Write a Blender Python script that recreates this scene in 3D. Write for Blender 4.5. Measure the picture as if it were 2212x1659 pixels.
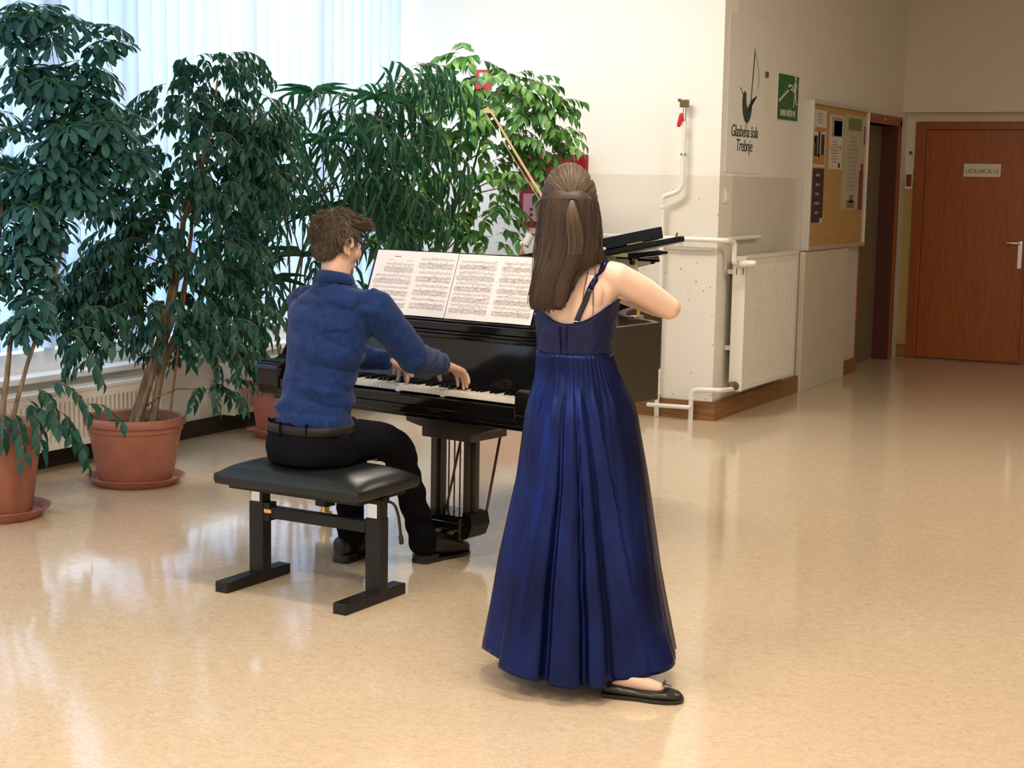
import bpy, bmesh, math, random
import numpy as np
from mathutils import Vector, Matrix, Quaternion, noise
from mathutils.bvhtree import BVHTree
for o in list(bpy.data.objects): bpy.data.objects.remove(o)
C = bpy.context.scene.collection
SC = bpy.context.scene
PI = math.pi
def V(*a): return Vector(a)

# ------------------------------------------------------------------ camera
cam_data = bpy.data.cameras.new('camera'); cam = bpy.data.objects.new('camera', cam_data); C.objects.link(cam)
FPX = 3436.0
cam_data.sensor_fit = 'HORIZONTAL'; cam_data.sensor_width = 36.0; cam_data.lens = 36.0*FPX/2212.0
cam_data.clip_start = .05; cam_data.clip_end = 100
_up = -Vector(((620-1106), -27000, -FPX)).normalized()
_y = Vector((1824, 405, -FPX)).normalized(); _y = (_y-_up*_y.dot(_up)).normalized(); _x = _y.cross(_up)
M3 = Matrix((_x, _y, _up))
cam.matrix_world = Matrix.Translation((0, 0, 1.55)) @ M3.to_4x4()
SC.camera = cam
# ------------------------------------------------------------------ world, exposure
w = bpy.data.worlds.new('world'); SC.world = w; w.use_nodes = True
bg = w.node_tree.nodes['Background']; bg.inputs[0].default_value = (.72, .86, 1.0, 1); bg.inputs[1].default_value = 3.5
SC.view_settings.view_transform = 'Standard'; SC.view_settings.look = 'None'
SC.view_settings.gamma = 1; SC.view_settings.use_curve_mapping = False
SC.view_settings.exposure = 0.24
LAMP_STRENGTH = 46.0

# ------------------------------------------------------------------ materials
MT = {}
def mat(name, col=(.8, .8, .8), rough=.5, metal=0., **k):
    m = bpy.data.materials.new(name); m.use_nodes = True
    b = m.node_tree.nodes['Principled BSDF']
    b.inputs['Base Color'].default_value = (*col, 1); b.inputs['Roughness'].default_value = rough
    b.inputs['Metallic'].default_value = metal
    for kk, v in k.items(): b.inputs[kk].default_value = v
    MT[name] = m; return m
def nd(m, t, **k):
    n = m.node_tree.nodes.new(t)
    for a, v in k.items():
        if a in n.inputs: n.inputs[a].default_value = v
        else: setattr(n, a, v)
    return n
def lk(m, a, b): m.node_tree.links.new(a, b)
def bs(m): return m.node_tree.nodes['Principled BSDF']
def noise_var(m, c1, c2, scale=8, stretch=(1, 1, 1), detail=4, bump=0., bscale=None, lo=.35, hi=.65, dist=0.):
    tc = nd(m, 'ShaderNodeTexCoord'); mp = nd(m, 'ShaderNodeMapping'); mp.inputs['Scale'].default_value = stretch
    lk(m, tc.outputs['Object'], mp.inputs['Vector'])
    n = nd(m, 'ShaderNodeTexNoise'); n.inputs['Scale'].default_value = scale; n.inputs['Detail'].default_value = detail
    n.inputs['Distortion'].default_value = dist
    lk(m, mp.outputs[0], n.inputs['Vector'])
    r = nd(m, 'ShaderNodeValToRGB'); r.color_ramp.elements[0].position = lo; r.color_ramp.elements[1].position = hi
    r.color_ramp.elements[0].color = (*c1, 1); r.color_ramp.elements[1].color = (*c2, 1)
    lk(m, n.outputs['Fac'], r.inputs[0]); lk(m, r.outputs[0], bs(m).inputs['Base Color'])
    if bump:
        bp = nd(m, 'ShaderNodeBump'); bp.inputs['Strength'].default_value = bump; bp.inputs['Distance'].default_value = .01
        if bscale:
            n2 = nd(m, 'ShaderNodeTexNoise'); n2.inputs['Scale'].default_value = bscale; lk(m, mp.outputs[0], n2.inputs['Vector'])
            lk(m, n2.outputs['Fac'], bp.inputs['Height'])
        else: lk(m, n.outputs['Fac'], bp.inputs['Height'])
        lk(m, bp.outputs[0], bs(m).inputs['Normal'])
    return r
# floor linoleum
m = mat('linoleum', rough=.095); noise_var(m, (.60, .46, .305), (.71, .56, .395), 16, (2.2, 3.0, 1), 12, 0, None, .34, .64, 1.6)
bp = nd(m, 'ShaderNodeBump'); bp.inputs['Strength'].default_value = .045; bp.inputs['Distance'].default_value = .012
n2 = nd(m, 'ShaderNodeTexNoise'); n2.inputs['Scale'].default_value = 14; n2.inputs['Detail'].default_value = 6
tc = nd(m, 'ShaderNodeTexCoord'); lk(m, tc.outputs['Object'], n2.inputs['Vector']); lk(m, n2.outputs['Fac'], bp.inputs['Height'])
lk(m, bp.outputs[0], bs(m).inputs['Normal']); bs(m).inputs['Specular IOR Level'].default_value = .62
# walls
def wallmat(name, up, low, zsplit=1.612, pits=True):
    m = mat(name, up, .6)
    geo = nd(m, 'ShaderNodeNewGeometry'); sx = nd(m, 'ShaderNodeSeparateXYZ'); lk(m, geo.outputs['Position'], sx.inputs[0])
    gt = nd(m, 'ShaderNodeMath', operation='GREATER_THAN'); gt.inputs[1].default_value = zsplit; lk(m, sx.outputs['Z'], gt.inputs[0])
    mx = nd(m, 'ShaderNodeMixRGB'); mx.inputs[1].default_value = (*low, 1); mx.inputs[2].default_value = (*up, 1); lk(m, gt.outputs[0], mx.inputs[0])
    vo = nd(m, 'ShaderNodeTexVoronoi'); vo.inputs['Scale'].default_value = 17; lk(m, geo.outputs['Position'], vo.inputs['Vector'])
    n = nd(m, 'ShaderNodeTexNoise'); n.inputs['Scale'].default_value = 3.3; lk(m, geo.outputs['Position'], n.inputs['Vector'])
    a = nd(m, 'ShaderNodeMath', operation='MULTIPLY'); a.inputs[1].default_value = .19 if pits else .0; lk(m, n.outputs['Fac'], a.inputs[0])
    lt = nd(m, 'ShaderNodeMath', operation='LESS_THAN'); lk(m, vo.outputs['Distance'], lt.inputs[0]); lk(m, a.outputs[0], lt.inputs[1])
    ng = nd(m, 'ShaderNodeMath', operation='SUBTRACT'); ng.inputs[0].default_value = 1; lk(m, gt.outputs[0], ng.inputs[1])
    n3 = nd(m, 'ShaderNodeTexNoise'); n3.inputs['Scale'].default_value = 2.1; lk(m, geo.outputs['Position'], n3.inputs['Vector'])
    gt2 = nd(m, 'ShaderNodeMath', operation='GREATER_THAN'); gt2.inputs[1].default_value = .5; lk(m, n3.outputs['Fac'], gt2.inputs[0])
    mu = nd(m, 'ShaderNodeMath', operation='MULTIPLY'); lk(m, lt.outputs[0], mu.inputs[0]); lk(m, ng.outputs[0], mu.inputs[1])
    mu2 = nd(m, 'ShaderNodeMath', operation='MULTIPLY'); lk(m, mu.outputs[0], mu2.inputs[0]); lk(m, gt2.outputs[0], mu2.inputs[1])
    m2 = nd(m, 'ShaderNodeMixRGB'); m2.inputs[2].default_value = (low[0]*.45, low[1]*.4, low[2]*.35, 1); lk(m, mx.outputs[0], m2.inputs[1]); lk(m, mu2.outputs[0], m2.inputs[0])
    lk(m, m2.outputs[0], bs(m).inputs['Base Color'])
    # lower paint is glossier
    r = nd(m, 'ShaderNodeMapRange'); r.inputs[3].default_value = .35; r.inputs[4].default_value = .75; lk(m, gt.outputs[0], r.inputs[0]); lk(m, r.outputs[0], bs(m).inputs['Roughness'])
    return m
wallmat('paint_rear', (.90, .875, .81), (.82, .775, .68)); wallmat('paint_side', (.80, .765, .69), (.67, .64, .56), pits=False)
wallmat('paint_far', (.72, .64, .50), (.42, .30, .10), pits=False)
mat('paint_white', (.82, .80, .76), .5); mat('ceiling_white', (.85, .83, .80), .8)
mat('frame_white', (.85, .86, .88), .35); mat('radiator_white', (.80, .75, .66), .35); mat('pipe_white', (.86, .83, .76), .3)
mat('panel_grey', (.64, .585, .47), .5)
m = mat('wood_skirting', rough=.4); noise_var(m, (.20, .085, .025), (.30, .135, .04), 5, (1, 1, 12), 4)
m = mat('wood_door', rough=.38); noise_var(m, (.27, .062, .004), (.36, .092, .007), 4, (14, 14, 1), 4)
m = mat('wood_frame', rough=.35); noise_var(m, (.25, .060, .006), (.32, .080, .009), 4, (10, 10, 1), 4)
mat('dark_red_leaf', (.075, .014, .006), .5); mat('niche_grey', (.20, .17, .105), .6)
m = mat('cork', rough=.85); noise_var(m, (.42, .24, .08), (.56, .35, .13), 60)
mat('alu', (.72, .70, .66), .35, .6)
# blinds: translucent fabric
m = bpy.data.materials.new('blind_fabric'); m.use_nodes = True; MT['blind_fabric'] = m
nt = m.node_tree; nt.nodes.clear(); out = nt.nodes.new('ShaderNodeOutputMaterial')
d = nt.nodes.new('ShaderNodeBsdfDiffuse'); d.inputs[0].default_value = (.78, .84, .9, 1)
t = nt.nodes.new('ShaderNodeBsdfTranslucent'); t.inputs[0].default_value = (.50, .66, .92, 1)
x = nt.nodes.new('ShaderNodeMixShader'); x.inputs[0].default_value = .45
nt.links.new(d.outputs[0], x.inputs[1]); nt.links.new(t.outputs[0], x.inputs[2]); nt.links.new(x.outputs[0], out.inputs[0])
# glass
m = bpy.data.materials.new('glass'); m.use_nodes = True; MT['glass'] = m
nt = m.node_tree; nt.nodes.clear(); out = nt.nodes.new('ShaderNodeOutputMaterial')
d = nt.nodes.new('ShaderNodeBsdfTransparent'); d.inputs[0].default_value = (.96, .98, .98, 1)
t = nt.nodes.new('ShaderNodeBsdfGlossy'); t.inputs[1].default_value = .02
x = nt.nodes.new('ShaderNodeMixShader'); x.inputs[0].default_value = .06
nt.links.new(d.outputs[0], x.inputs[1]); nt.links.new(t.outputs[0], x.inputs[2]); nt.links.new(x.outputs[0], out.inputs[0])
# leaves
def leafmat(name, c1, c2, tr):
    m = bpy.data.materials.new(name); m.use_nodes = True; MT[name] = m
    b = bs(m); b.inputs['Roughness'].default_value = .42; b.inputs['Specular IOR Level'].default_value = .28
    gi = nd(m, 'ShaderNodeNewGeometry')
    r = nd(m, 'ShaderNodeValToRGB'); r.color_ramp.elements[0].color = (*c1, 1); r.color_ramp.elements[1].color = (*c2, 1)
    lk(m, gi.outputs['Random Per Island'], r.inputs[0]); lk(m, r.outputs[0], b.inputs['Base Color'])
    t = nd(m, 'ShaderNodeBsdfTranslucent'); t.inputs[0].default_value = (*tr, 1)
    x = nd(m, 'ShaderNodeMixShader'); x.inputs[0].default_value = .13
    lk(m, b.outputs[0], x.inputs[1]); lk(m, t.outputs[0], x.inputs[2])
    lk(m, x.outputs[0], m.node_tree.nodes['Material Output'].inputs[0])
leafmat('leaf_blue', (.010, .060, .058), (.036, .125, .108), (.05, .26, .12))
leafmat('leaf_dark', (.007, .046, .037), (.026, .10, .068), (.04, .25, .08))
leafmat('leaf_long', (.010, .055, .035), (.04, .14, .065), (.05, .27, .09))
leafmat('leaf_light', (.015, .085, .025), (.13, .30, .06), (.15, .45, .06))
m = mat('bark', rough=.85); noise_var(m, (.13, .085, .05), (.30, .21, .13), 30, (1, 1, .3), 4, .5)
m = mat('terracotta', rough=.55); noise_var(m, (.33, .115, .07), (.40, .15, .095), 9)
m = mat('terracotta_pink', rough=.55); noise_var(m, (.42, .145, .09), (.47, .17, .11), 9)
mat('soil', (.03, .02, .015), .95)
# piano
mat('piano_black', (.006, .005, .005), .10, 0, **{'Specular IOR Level': .38})
mat('lid_black', (.008, .007, .006), .3, 0, **{'Specular IOR Level': .18}); mat('piano_satin', (.035, .027, .017), .28)
mat('ivory', (.86, .79, .66), .3); mat('brass', (.75, .50, .16), .25, 1.); mat('plate_gold', (.35, .17, .05), .4, .5)
mat('steel', (.75, .75, .75), .25, 1.); mat('felt_red', (.16, .03, .02), .9); mat('wood_rod', (.12, .05, .02), .4)
mat('paper', (.94, .88, .83), .7); mat('ink', (.30, .20, .18), .8); mat('paper_edge', (.7, .6, .52), .7)
# bench and clothes
m = mat('black_leather', (.012, .014, .013), .34, 0, **{'Specular IOR Level': .35}); mat('black_metal', (.012, .011, .009), .42, 0, **{'Specular IOR Level': .3})
m = mat('shirt_blue', rough=.8, **{'Sheen Weight': .12, 'Specular IOR Level': .15}); noise_var(m, (.004, .018, .082), (.008, .030, .12), 45, (1, 1, 1), 3, .05)
m = mat('trousers_black', (.0045, .0045, .007), .9, 0, **{'Specular IOR Level': .08}); mat('belt', (.012, .011, .009), .45, 0, **{'Specular IOR Level': .25}); mat('shoe_leather', (.013, .010, .008), .3)
m = mat('satin', rough=.33, metal=.8); noise_var(m, (.005, .008, .042), (.012, .026, .15), 9, (1, 1, .35), 6, .2, 45, .3, .7)
m = mat('satin_dark', rough=.4, metal=.5); noise_var(m, (.004, .006, .04), (.008, .012, .07), 14, (1, 1, .3), 5, .2, 40)
mat('strap_black', (.012, .012, .02), .6)
m = mat('skin', (.60, .37, .27), .5, **{'Subsurface Weight': .12, 'Subsurface Scale': .02}); bs(m).inputs['Subsurface Radius'].default_value = (1, .4, .2)
m = mat('skin_pale', (.74, .51, .39), .45, **{'Subsurface Weight': .12, 'Subsurface Scale': .02}); bs(m).inputs['Subsurface Radius'].default_value = (1, .4, .2)
def hairmat(name, c1, c2):
    m = mat(name, c1, .52, 0, **{'Specular IOR Level': .35}); gi = nd(m, 'ShaderNodeNewGeometry')
    r = nd(m, 'ShaderNodeValToRGB'); r.color_ramp.elements[0].color = (*c1, 1); r.color_ramp.elements[1].color = (*c2, 1)
    lk(m, gi.outputs['Random Per Island'], r.inputs[0]); lk(m, r.outputs[0], bs(m).inputs['Base Color'])
hairmat('hair_brown', (.016, .009, .005), (.065, .034, .018)); hairmat('hair_light', (.045, .028, .016), (.14, .092, .052))
hairmat('hair_short', (.035, .024, .016), (.13, .09, .052))
mat('eye_white', (.8, .78, .75), .2); mat('iris', (.05, .03, .02), .2); mat('lens', (.7, .85, .8), .05, 0, **{'Transmission Weight': .9}); mat('black_plastic', (.01, .01, .012), .3)
mat('violin_wood', (.30, .085, .02), .2, 0, **{'Coat Weight': .5}); mat('bow_wood', (.46, .30, .20), .45); mat('bow_hair', (.72, .58, .42), .6); mat('ebony', (.01, .009, .008), .3)
mat('cabinet_red', (.24, .008, .016), .45, 0, **{'Specular IOR Level': .25}); mat('cabinet_panel', (.50, .20, .24), .35); mat('sign_red', (.65, .03, .05), .5)
mat('sign_green', (.015, .12, .03), .5); mat('sign_white', (.72, .74, .66), .5); mat('ink_green', (.045, .055, .045), .6); mat('ink_brown', (.13, .10, .06), .6)
mat('poster_white', (.66, .60, .52), .6); mat('poster_cream', (.50, .46, .33), .6); mat('poster_orange', (.48, .22, .06), .6); mat('poster_purple', (.045, .022, .045), .6)
mat('poster_black', (.03, .025, .025), .6); mat('poster_grey', (.35, .32, .28), .6); mat('poster_green', (.17, .20, .09), .6); mat('poster_red', (.18, .03, .02), .6)
mat('door_sign', (.72, .66, .50), .5); mat('bronze', (.16, .12, .05), .4, .5); mat('copper', (.6, .28, .14), .25, .8); mat('lamp_white', (.85, .8, .74), .3)
mat('valve_grey', (.09, .085, .06), .5); mat('shadow_gap', (.03, .02, .015), .8)
m = bpy.data.materials.new('lamp_glow'); m.use_nodes = True; MT['lamp_glow'] = m
b = bs(m); b.inputs['Emission Color'].default_value = (1, .90, .76, 1); b.inputs['Emission Strength'].default_value = LAMP_STRENGTH

# ------------------------------------------------------------------ mesh helpers
class MB:
    def __init__(s): s.v = []; s.f = []; s.mi = []; s.cur = 0
    def add(s, vs, fs, mi=None):
        o = len(s.v); s.v += [tuple(v) for v in vs]; s.f += [tuple(i+o for i in f) for f in fs]
        s.mi += [s.cur if mi is None else mi]*len(fs)
    def box(s, x0, x1, y0, y1, z0, z1, mi=None, bev=0):
        if bev:
            bm = bmesh.new(); bmesh.ops.create_cube(bm, size=1)
            for v in bm.verts: v.co = V((x0+x1)/2+v.co.x*(x1-x0), (y0+y1)/2+v.co.y*(y1-y0), (z0+z1)/2+v.co.z*(z1-z0))
            bmesh.ops.bevel(bm, geom=bm.edges[:], offset=bev, segments=2, profile=.5, affect='EDGES')
            s.add([v.co[:] for v in bm.verts], [[v.index for v in f.verts] for f in bm.faces], mi); bm.free(); return
        vs = [(x, y, z) for z in (z0, z1) for y in (y0, y1) for x in (x0, x1)]
        s.add(vs, [(0, 2, 3, 1), (4, 5, 7, 6), (0, 1, 5, 4), (2, 6, 7, 3), (0, 4, 6, 2), (1, 3, 7, 5)], mi)
    def prism(s, poly, z0, z1, mi=None, f=lambda x, y, z: (x, y, z)):
        n = len(poly); vs = [f(x, y, z0) for x, y in poly]+[f(x, y, z1) for x, y in poly]
        s.add(vs, [tuple(range(n))[::-1], tuple(range(n, 2*n))]+[(i, (i+1) % n, n+(i+1) % n, n+i) for i in range(n)], mi)
    def tube(s, pts, rad, seg=10, cap=True, mi=None, flat=None):
        pts = [Vector(p) for p in pts]; n = len(pts)
        if not hasattr(rad, '__len__'): rad = [rad]*n
        rings = []; prev = None
        for i, p in enumerate(pts):
            t = (pts[min(i+1, n-1)]-pts[max(i-1, 0)])
            t = t.normalized() if t.length > 1e-9 else V(0, 0, 1)
            if prev is None:
                a = t.cross(V(0, 0, 1));
                if a.length < .1: a = t.cross(V(1, 0, 0))
            else: a = prev-t*prev.dot(t)
            a.normalize(); prev = a; b = t.cross(a)
            rings.append((p, a, b, rad[i], t))
        vs = []; fs = []
        rr = []
        if cap == 'round':
            p, a, b, r, t = rings[0]
            for k in (80, 55, 28): rr.append((p-t*r*math.sin(math.radians(k)), a, b, r*math.cos(math.radians(k))))
        for p, a, b, r, t in rings: rr.append((p, a, b, r))
        if cap == 'round':
            p, a, b, r, t = rings[-1]
            for k in (28, 55, 80): rr.append((p+t*r*math.sin(math.radians(k)), a, b, r*math.cos(math.radians(k))))
        for p, a, b, r in rr:
            for k in range(seg):
                an = 2*PI*k/seg; vs.append(p+a*r*math.cos(an)+b*r*math.sin(an)*(flat or 1))
        for i in range(len(rr)-1):
            for k in range(seg): fs.append((i*seg+k, i*seg+(k+1) % seg, (i+1)*seg+(k+1) % seg, (i+1)*seg+k))
        if cap: fs.append(tuple(range(seg))[::-1]); fs.append(tuple(range((len(rr)-1)*seg, len(rr)*seg)))
        s.add(vs, fs, mi)
    def lathe(s, prof, cx=0, cy=0, seg=48, mi=None, sx=1, sy=1):
        vs = [(cx+r*sx*math.cos(2*PI*k/seg), cy+r*sy*math.sin(2*PI*k/seg), z) for r, z in prof for k in range(seg)]
        fs = [(i*seg+k, i*seg+(k+1) % seg, (i+1)*seg+(k+1) % seg, (i+1)*seg+k) for i in range(len(prof)-1) for k in range(seg)]
        s.add(vs, fs, mi)
    def ell(s, c, ax, r, seg=20, rings=12, mi=None):
        vs = []; fs = []; c = Vector(c)
        for i in range(1, rings):
            th = PI*i/rings
            for k in range(seg):
                ph = 2*PI*k/seg
                vs.append(c+ax[0]*r[0]*math.sin(th)*math.cos(ph)+ax[1]*r[1]*math.sin(th)*math.sin(ph)+ax[2]*r[2]*math.cos(th))
        for i in range(rings-2):
            for k in range(seg): fs.append((i*seg+k, i*seg+(k+1) % seg, (i+1)*seg+(k+1) % seg, (i+1)*seg+k)[::-1])
        t = len(vs); vs.append(c+ax[2]*r[2]); vs.append(c-ax[2]*r[2])
        for k in range(seg): fs.append((t, k, (k+1) % seg)); fs.append((t+1, (rings-2)*seg+(k+1) % seg, (rings-2)*seg+k))
        s.add(vs, fs, mi)
    def loft(s, rings, seg=28, cap=True, mi=None, ex=2.0):
        vs = []; fs = []
        for c, a, b in rings:
            for k in range(seg):
                an = 2*PI*k/seg; ca, sa = math.cos(an), math.sin(an)
                vs.append(Vector(c)+Vector(a)*math.copysign(abs(ca)**(2/ex), ca)+Vector(b)*math.copysign(abs(sa)**(2/ex), sa))
        n = len(rings)
        for i in range(n-1):
            for k in range(seg): fs.append((i*seg+k, i*seg+(k+1) % seg, (i+1)*seg+(k+1) % seg, (i+1)*seg+k))
        if cap: fs.append(tuple(range(seg))[::-1]); fs.append(tuple(range((n-1)*seg, n*seg)))
        s.add(vs, fs, mi)
    def quad(s, p0, e1, e2, mi=None):
        p0, e1, e2 = Vector(p0), Vector(e1), Vector(e2); s.add([p0, p0+e1, p0+e1+e2, p0+e2], [(0, 1, 2, 3)], mi)
def mesh_of(mb, name='m'):
    me = bpy.data.meshes.new(name); me.from_pydata(mb.v, [], mb.f); me.polygons.foreach_set('material_index', mb.mi); me.update(); return me
def obj(name, mb, mats, parent=None, smooth=False, bevel=0, solid=0, recalc=True, ang=35):
    me = mb if isinstance(mb, bpy.types.Mesh) else mesh_of(mb, name)
    if recalc:
        bm = bmesh.new(); bm.from_mesh(me); bmesh.ops.recalc_face_normals(bm, faces=bm.faces[:]); bm.to_mesh(me); bm.free()
    if not isinstance(mats, (list, tuple)): mats = [mats]
    for m_ in mats: me.materials.append(MT[m_])
    o = bpy.data.objects.new(name, me); C.objects.link(o)
    if smooth:
        me.polygons.foreach_set('use_smooth', [True]*len(me.polygons))
        if smooth == 'auto':
            try: me.set_sharp_from_angle(angle=math.radians(ang))
            except Exception: pass
    if solid: md = o.modifiers.new('s', 'SOLIDIFY'); md.thickness = solid; md.offset = -1
    if bevel:
        md = o.modifiers.new('b', 'BEVEL'); md.width = bevel; md.segments = 2; md.limit_method = 'ANGLE'; md.angle_limit = math.radians(40)
    if parent is not None:
        o.parent = parent
        o.matrix_parent_inverse = parent.get('keepinv') and Matrix.Translation([-c for c in root_loc(parent)]) or Matrix()
    return o
def root_loc(p):
    if p.parent: return (0, 0, 0)
    return p.location
def thing(name, label, cat, loc=(0, 0, 0), rot=0, group=None, worldmesh=True):
    o = bpy.data.objects.new(name, None); o.empty_display_size = .1; C.objects.link(o); o.location = loc; o.rotation_euler = (0, 0, rot)
    o['label'] = label; o['category'] = cat
    if group: o['group'] = group
    if worldmesh: o['keepinv'] = 1
    return o
def tag(o, label, cat, group=None):
    o['label'] = label; o['category'] = cat
    if group: o['group'] = group
    return o
def struct(name, mb, m, parent=None, **k):
    o = obj(name, mb, m, parent, **k)
    if parent is None: o['kind'] = 'structure'
    return o
def text_mesh(mb, s, size, origin, ex, ey, mi=0, align='CENTER', depth=.0008, shear=0., spacing=1.0):
    cu = bpy.data.curves.new('t', 'FONT'); cu.body = s; cu.size = size; cu.align_x = align; cu.extrude = depth; cu.shear = shear; cu.space_character = spacing
    cu.resolution_u = 3
    o = bpy.data.objects.new('t', cu); C.objects.link(o); dg = bpy.context.evaluated_depsgraph_get()
    me = bpy.data.meshes.new_from_object(o.evaluated_get(dg)); ex, ey = Vector(ex), Vector(ey); ez = ex.cross(ey); og = Vector(origin)
    mb.add([og+ex*v.co.x+ey*v.co.y+ez*v.co.z for v in me.vertices], [tuple(p.vertices) for p in me.polygons], mi)
    bpy.data.objects.remove(o); bpy.data.curves.remove(cu); bpy.data.meshes.remove(me)
def union(mb, voxel, smooth=6, fac=.5):
    me = mesh_of(mb); o = bpy.data.objects.new('u', me); C.objects.link(o)
    md = o.modifiers.new('r', 'REMESH'); md.mode = 'VOXEL'; md.voxel_size = voxel; md.adaptivity = 0
    if smooth: sm = o.modifiers.new('s', 'SMOOTH'); sm.factor = fac; sm.iterations = smooth
    dg = bpy.context.evaluated_depsgraph_get(); r = bpy.data.meshes.new_from_object(o.evaluated_get(dg))
    bpy.data.objects.remove(o); bpy.data.meshes.remove(me); return r
def rotv(v, ax, deg): return Quaternion(ax, math.radians(deg)) @ Vector(v)
def lerp(a, b, t): return a+(b-a)*t
def table(tb, z):
    # piecewise linear table rows (key, values...)
    if z <= tb[0][0]: return tb[0][1:]
    for r0, r1 in zip(tb, tb[1:]):
        if z <= r1[0]:
            t = (z-r0[0])/(r1[0]-r0[0]); t2 = t
            return tuple(lerp(a, b, t2) for a, b in zip(r0[1:], r1[1:]))
    return tb[-1][1:]
def bvh_of(me): return BVHTree.FromPolygons([v.co[:] for v in me.vertices], [tuple(p.vertices) for p in me.polygons])

# ------------------------------------------------------------------ setting
XW = -6.05   # inner face of the window wall
YA = 9.88    # rear wall with the pipes
XB = -3.68   # corridor wall
YC = 14.7    # far wall with the door
ZC = 3.45
mb = MB(); mb.box(XW-.4, 4.5, -4, YC+.3, -.1, 0); struct('floor', mb, 'linoleum')
mb = MB(); mb.box(-3.5, -2.4, YC+.05, YC+.3, -.05, 3); struct('door_light_block', mb, 'niche_grey')  # unseen box added behind the far door to stop light showing under it
mb = MB(); mb.box(XW-.4, 4.5, -4, YC+.3, ZC, ZC+.1); struct('ceiling', mb, 'ceiling_white')
mb = MB(); mb.box(XW-.4, XB, YA, YA+.25, 0, ZC); struct('wall_rear', mb, 'paint_rear')
mb = MB(); yo0, yo1, zo = 13.26, 14.42, 2.10
mb.box(XB-.2, XB, YA+.25, yo0, 0, ZC); mb.box(XB-.2, XB, yo1, YC, 0, ZC); mb.box(XB-.2, XB, yo0, yo1, zo, ZC)
struct('wall_corridor', mb, 'paint_side')
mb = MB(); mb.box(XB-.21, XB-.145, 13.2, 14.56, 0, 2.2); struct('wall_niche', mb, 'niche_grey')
mb = MB(); xd0, xd1, zd = -3.59, -2.48, 2.155
mb.box(XB-.6, xd0, YC, YC+.2, 0, 2.234); mb.box(xd1, 4.5, YC, YC+.2, 0, 2.234); mb.box(xd0, xd1, YC, YC+.2, zd, 2.234); mb.box(XB-.6, 4.5, YC-.16, YC+.2, 2.234, ZC)
struct('wall_far', mb, 'paint_far')
mb = MB(); mb.box(4.5, 4.6, -4, YC+.2, 0, ZC); struct('wall_right', mb, 'paint_white')
mb = MB(); mb.box(XW-.4, 4.5, -4.1, -4, 0, ZC); struct('wall_front', mb, 'paint_white')
# window wall: parapet, piers, header
ZS = .47
mb = MB(); mb.box(XW-.3, XW, -4, YA, 0, ZS); mb.box(XW-.3, XW, -4, YA, 3.2, ZC); mb.box(XW-.3, XW, 2.9, 3.5, ZS, 3.2); mb.box(XW-.3, XW, -4, -2.4, ZS, 3.2)
struct('wall_left', mb, 'paint_white')
def window(name, y0, y1, mull):
    mb = MB(); xf = XW-.16
    mb.box(xf, xf+.07, y0, y1, ZS, ZS+.14); mb.box(xf, xf+.07, y0, y1, 3.1, 3.2)
    for y, wd in mull: mb.box(xf, xf+.07, y-wd/2, y+wd/2, ZS+.14, 3.1)
    mb.box(xf+.01, xf+.055, y0, y1, 1.05, 1.09)
    f = struct(name, mb, 'frame_white', bevel=.004)
    g = MB(); g.box(xf+.03, xf+.036, y0, y1, ZS+.14, 3.1); obj('pane', g, 'glass', f)
    s_ = MB(); s_.box(XW-.09, XW+.05, y0, y1, ZS-.005, ZS+.03, bev=.006); obj('sill', s_, 'frame_white', f)
window('window_1', 3.5, YA, [(3.54, .08), (4.9, .08), (6.36, .09), (6.95, .06), (8.13, .09), (8.86, .09), (9.84, .08)])
window('window_2', -2.4, 2.9, [(-2.36, .08), (-.6, .08), (1.1, .08), (2.86, .08)])
def blind(label, y0, y1, seedv):
    t = thing('vertical_blind', label, 'blind', (XW-.06, y0, 3.16))
    mb = MB(); mb.box(XW-.08, XW-.04, y0, y1, 3.14, 3.18); obj('headrail', mb, 'frame_white', t)
    rnd = random.Random(seedv); y = y0+.06; i = 0
    while y < y1-.05:
        a = math.radians(rnd.choice([9, 12, 14, 16])+rnd.uniform(-3, 3)); hw = .071
        dx, dy = math.sin(a)*hw, math.cos(a)*hw; xc = XW-.06
        mb = MB(); n = 5; vs = []; fs = []
        for z in (.63, 3.14):
            for k in range(n):
                u = -1+2*k/(n-1); bow = .006*(1-u*u)
                vs.append((xc+dx*u+bow, y+dy*u, z))
        for k in range(n-1): fs.append((k, k+1, n+k+1, n+k))
        mb.add(vs, fs)
        obj('slat', mb, 'blind_fabric', t, smooth=True)
        y += .118+rnd.uniform(-.002, .006); i += 1
    return t
blind('tall white vertical blind of translucent slats across the bright window', 3.55, YA-.005, 3)
if True:
    t = blind('white vertical blind on the nearer window outside the picture', -2.35, 2.85, 5)

# baseboards (trim)
mb = MB(); mb.box(-4.6, XB+.03, YA-.03, YA, 0, .125); mb.box(XB, XB+.03, YA, 11.66, 0, .125); struct('baseboard_rear', mb, 'wood_skirting', bevel=.003)
mb = MB(); mb.box(XB, XB+.02, 12.83, yo0, 0, .12); struct('baseboard_corridor', mb, 'wood_skirting')
mb = MB(); mb.box(XB, xd0, YC-.02, YC, 0, .12); struct('baseboard_far', mb, 'wood_skirting')
mb = MB(); mb.box(XW, XW+.02, 3, YA, 0, .1); struct('baseboard_left', mb, 'shadow_gap')
# low grey cover panel on the corridor wall
mb = MB(); mb.box(XB+.004, XB+.047, 11.64, 12.80, .0, 1.065, bev=.004); o = obj('cover_panel', mb, 'panel_grey'); tag(o, 'low grey rectangular cover panel on the wall under the pin board', 'panel')

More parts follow.
